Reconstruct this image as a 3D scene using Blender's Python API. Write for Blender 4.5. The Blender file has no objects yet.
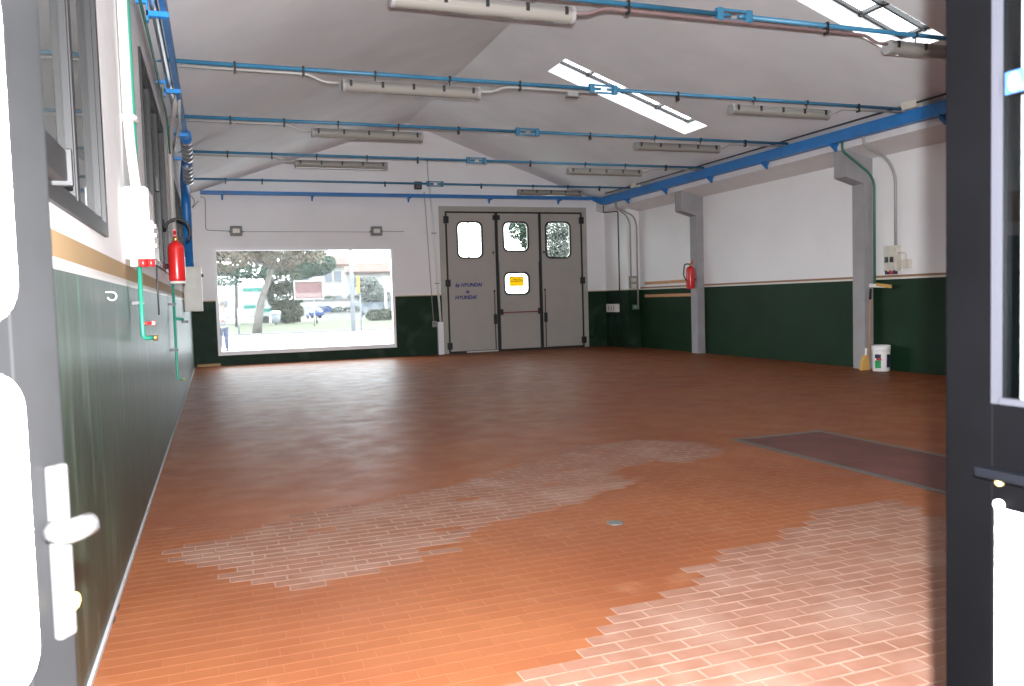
import bpy, bmesh, math, random
from mathutils import Vector, Matrix
random.seed(7)
S = bpy.context.scene
COL = S.collection

# ------------------------------------------------------------------ camera, sky, flash, exposure
YAW, PITCH, ROLL = .3476, -.0537, -.0292
CAM = Vector((.545, 0, 1.5))
_fw = Vector((math.sin(YAW)*math.cos(PITCH), math.cos(YAW)*math.cos(PITCH), math.sin(PITCH)))
_r = Vector((math.cos(YAW), -math.sin(YAW), 0)); _u = _r.cross(_fw)
RIGHT = _r*math.cos(ROLL)+_u*math.sin(ROLL); UP = -_r*math.sin(ROLL)+_u*math.cos(ROLL); FWD = _fw
cd = bpy.data.cameras.new('camera'); cam = bpy.data.objects.new('camera', cd); COL.objects.link(cam)
cam.matrix_world = Matrix((( RIGHT.x, UP.x, -FWD.x, CAM.x), (RIGHT.y, UP.y, -FWD.y, CAM.y), (RIGHT.z, UP.z, -FWD.z, CAM.z), (0, 0, 0, 1)))
cd.sensor_width = 36; cd.lens = 815.9/1024*36; cd.clip_start = .02; cd.clip_end = 2000
cd.dof.use_dof = True; cd.dof.focus_distance = 9; cd.dof.aperture_fstop = 7.0
S.camera = cam

w = bpy.data.worlds.new('sky'); S.world = w; w.use_nodes = True
bg = w.node_tree.nodes['Background']; bg.inputs[0].default_value = (.89, .955, 1, 1); bg.inputs[1].default_value = 4.4

fl = bpy.data.lights.new('camera_flash', 'SPOT'); fl.energy = 2100; fl.spot_size = math.radians(115); fl.spot_blend = .5
fl.shadow_soft_size = .012; fl.color = (.97, .98, 1)
fo = bpy.data.objects.new('camera_flash', fl); COL.objects.link(fo)
fm = cam.matrix_world.copy(); fm.translation = CAM+UP*.09+RIGHT*.025-FWD*.02; fo.matrix_world = fm

S.view_settings.view_transform = 'Standard'; S.view_settings.look = 'None'; S.view_settings.gamma = 1
S.view_settings.use_curve_mapping = False; S.view_settings.exposure = 1.32
S.cycles.max_bounces = 10; S.cycles.diffuse_bounces = 6; S.cycles.transparent_max_bounces = 12
S.cycles.sample_clamp_indirect = 6; S.cycles.caustics_reflective = False; S.cycles.caustics_refractive = False
S.cycles.use_denoising = True

W, D = 12.1, 22.33          # room width and depth, left wall at X 0
ZG = 1.66                   # height of the green dado
RX, RZ, SLOPE = 5.75, 6.42, .357

# ------------------------------------------------------------------ materials
M = {}
def nd(nt, t, **k):
    n = nt.nodes.new(t)
    for a, b in k.items(): setattr(n, a, b)
    return n
def mat(name, col, rough=.5, metal=0, var=0, scale=4, bump=0, bscale=30, coat=0, spec=.5, dirt=None, stretch=(1, 1, 1)):
    m = bpy.data.materials.new(name); m.use_nodes = True; nt = m.node_tree; b = nt.nodes['Principled BSDF']
    b.inputs['Roughness'].default_value = rough; b.inputs['Metallic'].default_value = metal
    b.inputs['Coat Weight'].default_value = coat; b.inputs['Specular IOR Level'].default_value = spec
    b.inputs['Base Color'].default_value = (*col, 1)
    if var or bump:
        tc = nd(nt, 'ShaderNodeTexCoord'); mp = nd(nt, 'ShaderNodeMapping'); mp.inputs['Scale'].default_value = stretch
        nt.links.new(tc.outputs['Object'], mp.inputs[0])
    if var:
        n = nd(nt, 'ShaderNodeTexNoise'); n.inputs['Scale'].default_value = scale; n.inputs['Detail'].default_value = 5
        nt.links.new(mp.outputs[0], n.inputs['Vector'])
        cr = nd(nt, 'ShaderNodeMix', data_type='RGBA')
        d = dirt or tuple(c*(1-var) for c in col); l = tuple(min(1, c*(1+var*.5)) for c in col)
        cr.inputs[6].default_value = (*d, 1); cr.inputs[7].default_value = (*l, 1)
        mr = nd(nt, 'ShaderNodeMapRange'); mr.inputs[1].default_value = .3; mr.inputs[2].default_value = .65
        nt.links.new(n.outputs[0], mr.inputs[0]); nt.links.new(mr.outputs[0], cr.inputs[0]); nt.links.new(cr.outputs[2], b.inputs['Base Color'])
    if bump:
        n2 = nd(nt, 'ShaderNodeTexNoise'); n2.inputs['Scale'].default_value = bscale; n2.inputs['Detail'].default_value = 4
        nt.links.new(mp.outputs[0], n2.inputs['Vector'])
        bp = nd(nt, 'ShaderNodeBump'); bp.inputs['Strength'].default_value = bump; bp.inputs['Distance'].default_value = .01
        nt.links.new(n2.outputs[0], bp.inputs['Height']); nt.links.new(bp.outputs[0], b.inputs['Normal'])
    M[name] = m
    return m
mat('white_plaster', (.74, .71, .71), .75, var=.06, scale=1.2, bump=.15, bscale=25)
mat('ceiling_plaster', (.78, .785, .80), .85, var=.07, scale=.9, bump=.15, bscale=12)
mat('grey_concrete', (.33, .32, .33), .7, var=.1, scale=3, bump=.2)
mat('blue_paint', (.02, .17, .47), .4, var=.15, scale=3)
mat('tie_blue', (.04, .18, .31), .4, var=.2, scale=2)
mat('bracket_blue', (.02, .27, .72), .4)
mat('black_paint', (.0004, .0004, .0005), .6, var=.3, scale=5, spec=.012)
mat('handle_metal', (.028, .027, .027), .35, spec=.4)
mat('latch_black', (.0009, .001, .0014), .4, spec=.05)
mat('black_paint_sheen', (.004, .004, .0042), .5, var=.4, scale=3, spec=.12)  # black frame paint, lightened to imitate the sheen on the left leaf
mat('black_plastic', (.015, .015, .016), .45)
mat('black_rubber', (.02, .02, .02), .6)
mat('grey_plastic', (.28, .275, .27), .5)
mat('pale_plastic', (.68, .66, .62), .45)
mat('white_plastic', (.82, .82, .80), .4)
mat('ivory_plastic', (.62, .58, .50), .5, var=.1, scale=6)
mat('lamp_housing', (.18, .17, .16), .5)
mat('lamp_cover', (.26, .245, .22), .25, coat=.4)
mat('pipe_grey', (.36, .35, .335), .45)
mat('pipe_white', (.78, .77, .74), .45)
mat('pipe_brown', (.20, .13, .13), .45)
mat('pipe_green', (.03, .28, .19), .4)
mat('pipe_darkgreen', (.05, .16, .11), .45)
mat('black_pipe', (.03, .03, .035), .45)
mat('silver', (.7, .7, .72), .28, metal=.9)
mat('alu', (.022, .021, .022), .45, spec=.3)
mat('alu_light', (0.0225, 0.0225, 0.0234), .42, spec=.3)
mat('door_grey', (.40, .375, .345), .5, var=.05, scale=2)
mat('door_frame', (.40, .385, .34), .6, var=.08, scale=2)
mat('red_paint', (.62, .02, .02), .3, coat=.3)
mat('red_dark', (.25, .02, .03), .4)
mat('brass', (.6, .42, .15), .35, metal=.8)
mat('wood', (.50, .30, .15), .6, var=.2, scale=8, stretch=(1, 6, 6))
mat('wood_batten', (.55, .27, .12), .55, var=.2, scale=4, stretch=(4, 1, 6))
mat('bristle', (.62, .36, .10), .8)
mat('pole_orange', (.60, .27, .12), .5)
mat('yellow_sign', (.80, .55, .01), .5)
def translucent(name, col, f):
    m = M[name]; nt = m.node_tree; o = nt.nodes['Material Output']; t = nd(nt, 'ShaderNodeBsdfTranslucent'); t.inputs[0].default_value = (*col, 1)
    mx = nd(nt, 'ShaderNodeMixShader'); mx.inputs[0].default_value = f
    nt.links.new(nt.nodes['Principled BSDF'].outputs[0], mx.inputs[1]); nt.links.new(t.outputs[0], mx.inputs[2]); nt.links.new(mx.outputs[0], o.inputs[0])
translucent('yellow_sign', (.8, .6, .02), .5)
mat('sign_ink', (.25, .15, .01), .6)
mat('blue_ink', (.03, .04, .22), .5)
mat('sticker_blue', (.0008, .012, .045), .5)
mat('sticker_white', (.07, .065, .07), .5)
mat('panel_white', (.85, .85, .87), .3, coat=.3)
mat('frame_white', (.82, .82, .84), .4)
mat('bead_grey', (.007, .007, .009), .6, spec=.1)
mat('label_green', (.02, .30, .09), .5)
mat('label_red', (.45, .03, .03), .5)
mat('label_dark', (.03, .02, .06), .5)
mat('beige_metal', (.55, .53, .47), .4, var=.08, scale=5)
mat('hatch_frame', (.07, .075, .07), .45, metal=.3, var=.3, scale=6)
mat('hatch_plate', (.105, .038, .030), .5, var=.35, scale=2.5, spec=.12)
mat('drain_metal', (0.1200, 0.1320, 0.1240), .45, metal=.4)
mat('mark', (.03, .025, .02), .8)
# outdoors
mat('asphalt', (.46, .46, .46), .9, var=.1, scale=.4)
mat('kerb_stone', (0.0907, 0.0892, 0.0877), .9, var=.15, scale=2)
mat('forecourt', (0.1613, 0.1555, 0.1469), .9, var=.1, scale=.3)
mat('grass', (0.0357, 0.0392, 0.0115), .95, var=.35, scale=.6)
mat('bark', (0.0792, 0.0684, 0.0612), .9, var=.3, scale=5)
mat('leaf_brown', (0.0945, 0.0747, 0.0522), .9, var=.35, scale=1.2)
mat('leaf_green', (.026, .050, .030), .9, var=.4, scale=1.2)
mat('leaf_olive', (0.0306, 0.0355, 0.0184), .9, var=.4, scale=1.5)
mat('leaf_grey', (0.0864, 0.0950, 0.0835), .9, var=.4, scale=1.5)
mat('house_white', (0.2074, 0.1987, 0.1901), .9, var=.06, scale=.5)
mat('roof_tile', (0.0800, 0.0464, 0.0360), .9, var=.25, scale=1.5)
mat('shutter', (0.0936, 0.0864, 0.0828), .8)
mat('van_white', (0.2722, 0.2722, 0.2786), .35)
mat('van_green', (0.0173, 0.1498, 0.1210), .4)
mat('car_blue', (0.0086, 0.0252, 0.1152), .25, coat=.6)
mat('car_lightblue', (0.0252, 0.0576, 0.1440), .25, coat=.6)
mat('car_white', (0.2880, 0.2880, 0.3024), .25, coat=.6)
mat('car_glass', (0.0360, 0.0432, 0.0576), .1)
mat('tyre', (.02, .02, .02), .8)
mat('billboard_red', (0.1094, 0.0490, 0.0490), .6, var=.25, scale=1.5)
mat('billboard_pale', (0.1872, 0.1224, 0.1188), .6)
mat('billboard_frame', (0.2203, 0.2203, 0.2203), .5)
mat('pole_pale', (0.1109, 0.1148, 0.1307), .5)
mat('traffic_yellow', (0.2419, 0.1786, 0.0173), .5)
mat('bin_grey', (0.1152, 0.1290, 0.1429), .5)
mat('fence_dark', (0.0720, 0.0864, 0.1080), .7)
mat('skin', (0.1652, 0.1040, 0.0826), .6)
mat('hair', (0.0432, 0.0324, 0.0288), .8)
mat('shirt', (0.1843, 0.1987, 0.2304), .8)
mat('trousers', (0.0173, 0.0230, 0.0576), .85)
mat('lower_trousers', (0.1440, 0.1584, 0.2016), .85)

def glass(name, tint, gl, rough=.02, transp=1.0, diff=None, veil=False):
    """thin pane: clear through its tint, mirror-like at grazing angles"""
    m = bpy.data.materials.new(name); m.use_nodes = True; nt = m.node_tree; nt.nodes.clear()
    o = nd(nt, 'ShaderNodeOutputMaterial'); t = nd(nt, 'ShaderNodeBsdfTransparent'); g = nd(nt, 'ShaderNodeBsdfGlossy')
    t.inputs[0].default_value = (*tint, 1); g.inputs['Roughness'].default_value = rough
    lw = nd(nt, 'ShaderNodeLayerWeight'); lw.inputs['Blend'].default_value = .5
    pw = nd(nt, 'ShaderNodeMath', operation='POWER'); nt.links.new(lw.outputs['Facing'], pw.inputs[0]); pw.inputs[1].default_value = 5
    r0 = ((gl-1)/(gl+1))**2
    f = nd(nt, 'ShaderNodeMapRange'); nt.links.new(pw.outputs[0], f.inputs[0]); f.inputs[3].default_value = r0; f.inputs[4].default_value = 1
    mx = nd(nt, 'ShaderNodeMixShader'); nt.links.new(f.outputs[0], mx.inputs[0])
    if diff:
        d = nd(nt, 'ShaderNodeBsdfTranslucent' if veil else 'ShaderNodeBsdfDiffuse'); d.inputs[0].default_value = (*diff, 1)
        m2 = nd(nt, 'ShaderNodeMixShader'); m2.inputs[0].default_value = 1-transp
        nt.links.new(t.outputs[0], m2.inputs[1]); nt.links.new(d.outputs[0], m2.inputs[2]); nt.links.new(m2.outputs[0], mx.inputs[1])
    else: nt.links.new(t.outputs[0], mx.inputs[1])
    nt.links.new(g.outputs[0], mx.inputs[2]); nt.links.new(mx.outputs[0], o.inputs[0])
    M[name] = m
glass('clear_glass', (.95, .97, .97), 1.2, .02, .987, (.8, .8, .8), True)  # translucent share puts a veil of glare over the street view
glass('door_glass', (.9, .92, .9), 1.45)
glass('skylight_pane', (.98, .98, .97), 1.3)
glass('dusty_glass', (.35, .38, .37), 1.5, .03, .45, (.20, .21, .205))
glass('leaf_glass', (.60, .64, .66), 1.45)

def wall_mat(name, mode):
    """white plaster above, painted stripes, glossy green dado below: split by the height on the wall"""
    m = bpy.data.materials.new(name); m.use_nodes = True; nt = m.node_tree; b = nt.nodes['Principled BSDF']; L = nt.links.new
    tc = nd(nt, 'ShaderNodeTexCoord'); sp = nd(nt, 'ShaderNodeSeparateXYZ'); L(tc.outputs['Object'], sp.inputs[0])
    wob = nd(nt, 'ShaderNodeTexNoise'); wob.inputs['Scale'].default_value = 9; L(tc.outputs['Object'], wob.inputs['Vector'])
    def above(z):
        n = nd(nt, 'ShaderNodeMath', operation='GREATER_THAN'); L(sp.outputs[2], n.inputs[0]); n.inputs[1].default_value = z; return n.outputs[0]
    def mixc(f, a, c):
        n = nd(nt, 'ShaderNodeMix', data_type='RGBA'); L(f, n.inputs[0])
        for i, q in ((6, a), (7, c)):
            if isinstance(q, tuple): n.inputs[i].default_value = (*q, 1)
            else: L(q, n.inputs[i])
        return n.outputs[2]
    def noise(scale, stretch, lo, hi, det=4):
        mp = nd(nt, 'ShaderNodeMapping'); mp.inputs['Scale'].default_value = stretch; L(tc.outputs['Object'], mp.inputs[0])
        n = nd(nt, 'ShaderNodeTexNoise'); n.inputs['Scale'].default_value = scale; n.inputs['Detail'].default_value = det; L(mp.outputs[0], n.inputs['Vector'])
        r = nd(nt, 'ShaderNodeMapRange'); r.inputs[1].default_value = lo; r.inputs[2].default_value = hi; L(n.outputs[0], r.inputs[0]); return r.outputs[0]
    g1, g2 = ((.007, .024, .011), (.010, .033, .015))
    if mode == 'left': g1, g2 = (.016, .028, .018), (.028, .048, .032)
    if mode == 'back': g1, g2 = (.009, .025, .014), (.016, .040, .024)
    green = mixc(noise(1.3, (1, 1, 1), .3, .7), g1, g2)
    if mode == 'left':
        green = mixc(noise(3.5, (1, 2.5, .35), .52, .70), green, (.07, .10, .075))       # rubbed vertical streaks
        green = mixc(noise(9, (1, 1, .10), .655, .70), green, (.03, .20, .07))          # bright green scrapes
    if mode == 'back':
        green = mixc(noise(2.2, (1, 1, 1), .55, .75), green, (.035, .06, .045))
    white = mixc(noise(.8, (1, 1, 1), .3, .7), (.80, .79, .80), (.85, .845, .85))
    z = ZG
    if mode == 'back': stripes = mixc(above(z+.025), (.50, .42, .25), white)
    elif mode == 'left': stripes = mixc(above(z+.045), (.72, .70, .68), mixc(above(z+.145), (.42, .29, .15), white))
    else: stripes = mixc(above(z+.035), (.72, .69, .62), mixc(above(z+.075), (.30, .17, .10), white))
    L(mixc(above(z), green, stripes), b.inputs['Base Color'])
    rr = nd(nt, 'ShaderNodeMapRange'); L(above(z+.02), rr.inputs[0]); rr.inputs[3].default_value = .36 if mode == 'left' else .5; rr.inputs[4].default_value = .75
    L(rr.outputs[0], b.inputs['Roughness'])
    rs_ = nd(nt, 'ShaderNodeMapRange'); L(above(z+.02), rs_.inputs[0]); rs_.inputs[3].default_value = .18 if mode == 'left' else .12; rs_.inputs[4].default_value = .3
    L(rs_.outputs[0], b.inputs['Specular IOR Level'])
    bp = nd(nt, 'ShaderNodeBump'); bp.inputs['Strength'].default_value = .2; bp.inputs['Distance'].default_value = .012
    L(wob.outputs[0], bp.inputs['Height']); L(bp.outputs[0], b.inputs['Normal'])
    M[name] = m
wall_mat('wall_left_paint', 'left'); wall_mat('wall_right_paint', 'right'); wall_mat('wall_back_paint', 'back')

def floor_mat():
    m = bpy.data.materials.new('floor_tiles'); m.use_nodes = True; nt = m.node_tree; b = nt.nodes['Principled BSDF']; L = nt.links.new
    geo = nd(nt, 'ShaderNodeNewGeometry')
    def att(n):
        a = nd(nt, 'ShaderNodeAttribute'); a.attribute_name = n; return a.outputs['Fac']
    def noise(scale, lo, hi, stretch=(1, 1, 1), det=4):
        mp = nd(nt, 'ShaderNodeMapping'); mp.inputs['Scale'].default_value = stretch; L(geo.outputs['Position'], mp.inputs[0])
        n = nd(nt, 'ShaderNodeTexNoise'); n.inputs['Scale'].default_value = scale; n.inputs['Detail'].default_value = det; L(mp.outputs[0], n.inputs['Vector'])
        r = nd(nt, 'ShaderNodeMapRange'); r.inputs[1].default_value = lo; r.inputs[2].default_value = hi; L(n.outputs[0], r.inputs[0]); return r.outputs[0]
    def mixc(f, a, c):
        n = nd(nt, 'ShaderNodeMix', data_type='RGBA'); L(f, n.inputs[0]) if not isinstance(f, float) else setattr(n.inputs[0], 'default_value', f)
        for i, q in ((6, a), (7, c)):
            if isinstance(q, tuple): n.inputs[i].default_value = (*q, 1)
            else: L(q, n.inputs[i])
        return n.outputs[2]
    worn, grout, tint = att('worn'), att('grout'), att('tint')
    coat = mixc(noise(.9, .3, .7), (.170, .054, .0225), (.222, .079, .033))
    coat = mixc(noise(2.6, .60, .74), coat, (.230, .096, .048))
    tn = nd(nt, 'ShaderNodeMath', operation='MULTIPLY'); L(tint, tn.inputs[0]); tn.inputs[1].default_value = .2
    coat = mixc(tn.outputs[0], coat, (.150, .045, .018))
    gm = nd(nt, 'ShaderNodeMath', operation='MULTIPLY'); L(grout, gm.inputs[0]); gm.inputs[1].default_value = .14
    coat = mixc(gm.outputs[0], coat, (.275, .112, .060))
    wt = mixc(noise(6, .3, .7), (.168, .082, .055), (.215, .113, .082))
    wt = mixc(tn.outputs[0], wt, (.190, .083, .050))
    wt = mixc(noise(2.2, .5, .72), wt, (.232, .140, .106))
    wc = mixc(grout, wt, mixc(noise(4, .35, .65), (.190, .110, .080), (.262, .18, .142)))
    L(mixc(worn, coat, wc), b.inputs['Base Color'])
    r = nd(nt, 'ShaderNodeMapRange'); L(worn, r.inputs[0]); r.inputs[3].default_value = .40; r.inputs[4].default_value = .62
    ra = nd(nt, 'ShaderNodeMath', operation='ADD'); L(r.outputs[0], ra.inputs[0]); nm = noise(3, .3, .7); mm = nd(nt, 'ShaderNodeMath', operation='MULTIPLY'); L(nm, mm.inputs[0]); mm.inputs[1].default_value = .12
    L(mm.outputs[0], ra.inputs[1]); L(ra.outputs[0], b.inputs['Roughness'])
    b.inputs['Specular IOR Level'].default_value = .07
    n2 = nd(nt, 'ShaderNodeTexNoise'); n2.inputs['Scale'].default_value = 7; n2.inputs['Detail'].default_value = 3
    L(geo.outputs['Position'], n2.inputs['Vector'])
    bp = nd(nt, 'ShaderNodeBump'); bp.inputs['Strength'].default_value = .055; bp.inputs['Distance'].default_value = .02
    L(n2.outputs[0], bp.inputs['Height']); L(bp.outputs[0], b.inputs['Normal'])
    M['floor'] = m
floor_mat()

# ------------------------------------------------------------------ mesh helpers (world coordinates in, stored relative to the parent)
class MB:
    def __init__(s): s.bm = bmesh.new()
    def box(s, x0, x1, y0, y1, z0, z1, bev=0):
        m = Matrix.Translation(((x0+x1)/2, (y0+y1)/2, (z0+z1)/2)) @ Matrix.Diagonal((abs(x1-x0), abs(y1-y0), abs(z1-z0), 1))
        g = bmesh.ops.create_cube(s.bm, size=1, matrix=m)
        if bev:
            es = list({e for v in g['verts'] for e in v.link_edges})
            bmesh.ops.bevel(s.bm, geom=es, offset=bev, segments=2, affect='EDGES', profile=.6)
        return s
    def prism(s, pts, vec):
        """extrude a planar polygon (3-D points) along vec"""
        a = [s.bm.verts.new(p) for p in pts]; v = Vector(vec); c = [s.bm.verts.new(Vector(p)+v) for p in pts]; n = len(pts)
        s.bm.faces.new(a); s.bm.faces.new(c[::-1])
        for i in range(n): s.bm.faces.new((a[i], a[(i+1) % n], c[(i+1) % n], c[i])[::-1])
        return s
    def tube(s, pts, r, seg=10, caps=True):
        P = [Vector(p) for p in pts]; rings = []
        ref = None
        for i, p in enumerate(P):
            t = (P[min(i+1, len(P)-1)]-P[max(i-1, 0)]).normalized()
            if ref is None: ref = Vector((0, 0, 1)) if abs(t.z) < .9 else Vector((1, 0, 0))
            a = (ref-t*ref.dot(t)); a = a.normalized() if a.length > 1e-4 else t.orthogonal().normalized(); ref = a
            b = t.cross(a); rr = r[i] if isinstance(r, (list, tuple)) else r
            rings.append([s.bm.verts.new(p+(a*math.cos(k*2*math.pi/seg)+b*math.sin(k*2*math.pi/seg))*rr) for k in range(seg)])
        for A, B in zip(rings, rings[1:]):
            for k in range(seg): s.bm.faces.new((A[k], A[(k+1) % seg], B[(k+1) % seg], B[k])).smooth = True
        if caps: s.bm.faces.new(rings[0][::-1]); s.bm.faces.new(rings[-1])
        return s
    def lathe(s, prof, c, seg=24, axis='Z'):
        c = Vector(c); rings = []
        for (r, h) in prof:
            ring = []
            for k in range(seg):
                a = k*2*math.pi/seg; x, y = r*math.cos(a), r*math.sin(a)
                q = {'Z': Vector((x, y, h)), 'X': Vector((h, x, y)), 'Y': Vector((y, h, x))}[axis]
                ring.append(s.bm.verts.new(c+q))
            rings.append(ring)
        for A, B in zip(rings, rings[1:]):
            for k in range(seg): s.bm.faces.new((A[k], A[(k+1) % seg], B[(k+1) % seg], B[k])).smooth = True
        s.bm.faces.new(rings[0][::-1]); s.bm.faces.new(rings[-1])
        return s
    def sphere(s, c, r, sc=(1, 1, 1), sub=2):
        m = Matrix.Translation(c) @ Matrix.Diagonal((*sc, 1))
        g = bmesh.ops.create_icosphere(s.bm, subdivisions=sub, radius=r, matrix=m)
        for v in g['verts']:
            for f in v.link_faces: f.smooth = True
        return s
    def xf(s, mtx): bmesh.ops.transform(s.bm, matrix=mtx, verts=s.bm.verts); return s
    def build(s, name, material, parent=None):
        bmesh.ops.recalc_face_normals(s.bm, faces=s.bm.faces)
        if parent is not None:
            o = parent; off = Vector()
            while o is not None: off += o.location; o = o.parent
            bmesh.ops.translate(s.bm, verts=s.bm.verts, vec=-off)
        me = bpy.data.meshes.new(name); s.bm.to_mesh(me); s.bm.free()
        me.materials.append(M[material] if isinstance(material, str) else material)
        ob = bpy.data.objects.new(name, me); COL.objects.link(ob); ob.parent = parent
        return ob
def bend(pts, r=.08, n=5):
    """round the corners of a polyline"""
    P = [Vector(p) for p in pts]; out = [P[0]]
    for a, b, c in zip(P, P[1:], P[2:]):
        d1, d2 = (a-b), (c-b); k = min(r, d1.length*.45, d2.length*.45)
        p, q = b+d1.normalized()*k, b+d2.normalized()*k
        for i in range(n+1):
            t = i/n; out.append(p*(1-t)**2+b*2*t*(1-t)+q*t*t)
    out.append(P[-1]); return out
def thing(name, label, cat, loc, group=None):
    o = bpy.data.objects.new(name, None); COL.objects.link(o); o.location = loc; o.empty_display_size = .1
    o['label'] = label; o['category'] = cat
    if group: o['group'] = group
    return o
def tag(o, label, cat, group=None):
    o['label'] = label; o['category'] = cat
    if group: o['group'] = group
    return o
def struct(o): o['kind'] = 'structure'; return o
def empty_struct(name, loc=(0, 0, 0)):
    o = bpy.data.objects.new(name, None); COL.objects.link(o); o.location = loc; o['kind'] = 'structure'; return o
def copy_tree(o, loc, label):
    r = o.copy(); COL.objects.link(r); r.location = loc; r['label'] = label
    for ch in list(o.children):
        c = ch.copy(); COL.objects.link(c); c.parent = r
        for g in list(ch.children):
            d = g.copy(); COL.objects.link(d); d.parent = c
    return r

# ------------------------------------------------------------------ floor: slab of cells + brick-bond tiles
TX, TY, J = .19, .09, .0062
HATCH = (5.44, 6.58, 2.9, 7.04)
PATCH_A = [(.23, 5.38), (.39, 5.58), (.63, 5.54), (.73, 5.75), (1.05, 5.96), (1.57, 6.08), (2.18, 6.31), (3.07, 6.86), (3.64, 7.26), (4.45, 7.57), (4.99, 7.26), (5.04, 6.60), (4.55, 6.22), (4.16, 6.43), (3.78, 6.43),
           (3.64, 5.80), (3.22, 5.53), (2.71, 5.29), (2.30, 5.20), (1.90, 4.88), (1.79, 4.64), (1.47, 4.53), (1.15, 4.48), (.79, 4.36), (.66, 4.57), (.48, 4.77), (.42, 5.02), (.31, 5.16)]
PATCH_B = [(1.43, 2.92), (1.70, 3.03), (1.86, 3.04), (2.02, 3.19), (2.31, 3.40), (2.49, 3.49), (2.74, 3.61), (3.00, 3.84), (3.17, 3.89), (3.29, 4.04), (3.61, 4.07), (3.94, 4.19), (4.46, 4.48), (4.79, 4.50), (4.93, 4.34), (4.91, 4.06),
           (5.1, 3.8), (5.4, 3.4), (5.4, 1.2), (1.2, 1.2), (1.2, 2.6)]
def inside(p, poly):
    x, y = p; c = False; j = len(poly)-1
    for i in range(len(poly)):
        (xi, yi), (xj, yj) = poly[i], poly[j]
        if (yi > y) != (yj > y) and x < (xj-xi)*(y-yi)/(yj-yi)+xi: c = not c
        j = i
    return c
def project(p):
    d = Vector(p)-CAM; z = d.dot(FWD)
    if z < .1: return None
    return 512+815.9*d.dot(RIGHT)/z, 343-815.9*d.dot(UP)/z, z
cells = []; rowr = random.Random(9)
row = 0; y = .42
while y < D:
    x = -TX*(.5*(row % 2)+.5+rowr.uniform(-.13, .13))
    while x < W:
        x0, x1 = max(x, 0), min(x+TX, W); y1 = min(y+TY, D)
        if x1-x0 > .02 and y1-y > .03: cells.append((x0, x1, y, y1))
        x += TX
    y += TY; row += 1
def set_attr(me, name, vals):
    a = me.attributes.new(name, 'FLOAT', 'FACE'); a.data.foreach_set('value', vals)
rng = random.Random(3)
info = []
for c in cells:
    cx, cy = (c[0]+c[1])/2, (c[2]+c[3])/2
    q = (cx+rng.gauss(0, .035), cy+rng.gauss(0, .02))
    wn = 1. if inside(q, PATCH_A) or inside(q, PATCH_B) else 0.
    if wn and inside(q, PATCH_A) and rng.random() < .03: wn = 0.
    info.append((wn, rng.choice((0., .3, .6, 1.))))
fl_v, fl_f, fw_, fg, ft = [], [], [], [], []
def tile_geo(x0, x1, y0, y1, V, F, wn=0):
    h, b, dz = (J/2, .003, -.004) if wn else (.0012, .0006, -.0012); n = len(V)
    V += [(x0+h, y0+h, dz), (x1-h, y0+h, dz), (x1-h, y1-h, dz), (x0+h, y1-h, dz),
          (x0+h+b, y0+h+b, 0), (x1-h-b, y0+h+b, 0), (x1-h-b, y1-h-b, 0), (x0+h+b, y1-h-b, 0)]
    F += [(n+4, n+5, n+6, n+7), (n, n+1, n+5, n+4), (n+1, n+2, n+6, n+5), (n+2, n+3, n+7, n+6), (n+3, n, n+4, n+7)]
def mesh_obj(name, V, F, material, parent=None):
    me = bpy.data.meshes.new(name); me.from_pydata(V, [], F); me.update(); me.materials.append(M[material])
    o = bpy.data.objects.new(name, me); COL.objects.link(o); o.parent = parent; return o
V, F = [], []
for (x0, x1, y0, y1), (wn, tn) in zip(cells, info):
    n = len(V); zc = -.0014 if wn else -.0005; V += [(x0, y0, zc), (x1, y0, zc), (x1, y1, zc), (x0, y1, zc)]; F.append((n, n+1, n+2, n+3))
wcell = [i[0] for i in info]
n = len(V); V += [(-.3, -1.5, -.0016), (W+.3, -1.5, -.0016), (W+.3, .42, -.0016), (-.3, .42, -.0016), (-.3, -1.5, -.2), (W+.3, -1.5, -.2), (W+.3, D+.3, -.2), (-.3, D+.3, -.2)]
F += [(n, n+1, n+2, n+3), (n+4, n+7, n+6, n+5)]
floor = struct(mesh_obj('floor', V, F, 'floor'))
set_attr(floor.data, 'worn', wcell+[0., 0.]); set_attr(floor.data, 'grout', [1.]*len(F)); set_attr(floor.data, 'tint', [0.]*len(F))
# the 300 tiles that show largest are parts, the rest one part
rank = []
for i, (x0, x1, y0, y1) in enumerate(cells):
    p = project(((x0+x1)/2, (y0+y1)/2, 0))
    if p and 95 < p[0] < 945 and p[1] < 690 and not (HATCH[0] < (x0+x1)/2 < HATCH[1] and HATCH[2] < (y0+y1)/2 < HATCH[3]) and x1-x0 > TX*.99:
        rank.append((p[2], i))
rank.sort(); near = {i for _, i in rank[:300]}
proto = {}
V, F, aw, at_ = [], [], [], []
for i, (x0, x1, y0, y1) in enumerate(cells):
    wn, tn = info[i]; cx, cy = (x0+x1)/2, (y0+y1)/2
    if HATCH[0]-.03 < cx < HATCH[1]+.03 and HATCH[2] < cy < HATCH[3]+.02: continue
    if i in near:
        k = (wn, tn)
        if k not in proto:
            v, f = [], []; tile_geo(-TX/2, TX/2, -TY/2, TY/2, v, f, wn)
            me = bpy.data.meshes.new('tile'); me.from_pydata(v, [], f); me.materials.append(M['floor'])
            set_attr(me, 'worn', [wn]*5); set_attr(me, 'tint', [tn]*5); set_attr(me, 'grout', [0.]*5); proto[k] = me
        o = bpy.data.objects.new('tile', proto[k]); COL.objects.link(o); o.parent = floor; o.location = (cx, cy, 0)
    else:
        tile_geo(x0, x1, y0, y1, V, F, wn); aw += [wn]*5; at_ += [tn]*5
rest = mesh_obj('tiles', V, F, 'floor', floor); rest['kind'] = 'stuff'
set_attr(rest.data, 'worn', aw); set_attr(rest.data, 'tint', at_); set_attr(rest.data, 'grout', [0.]*len(F))

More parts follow.
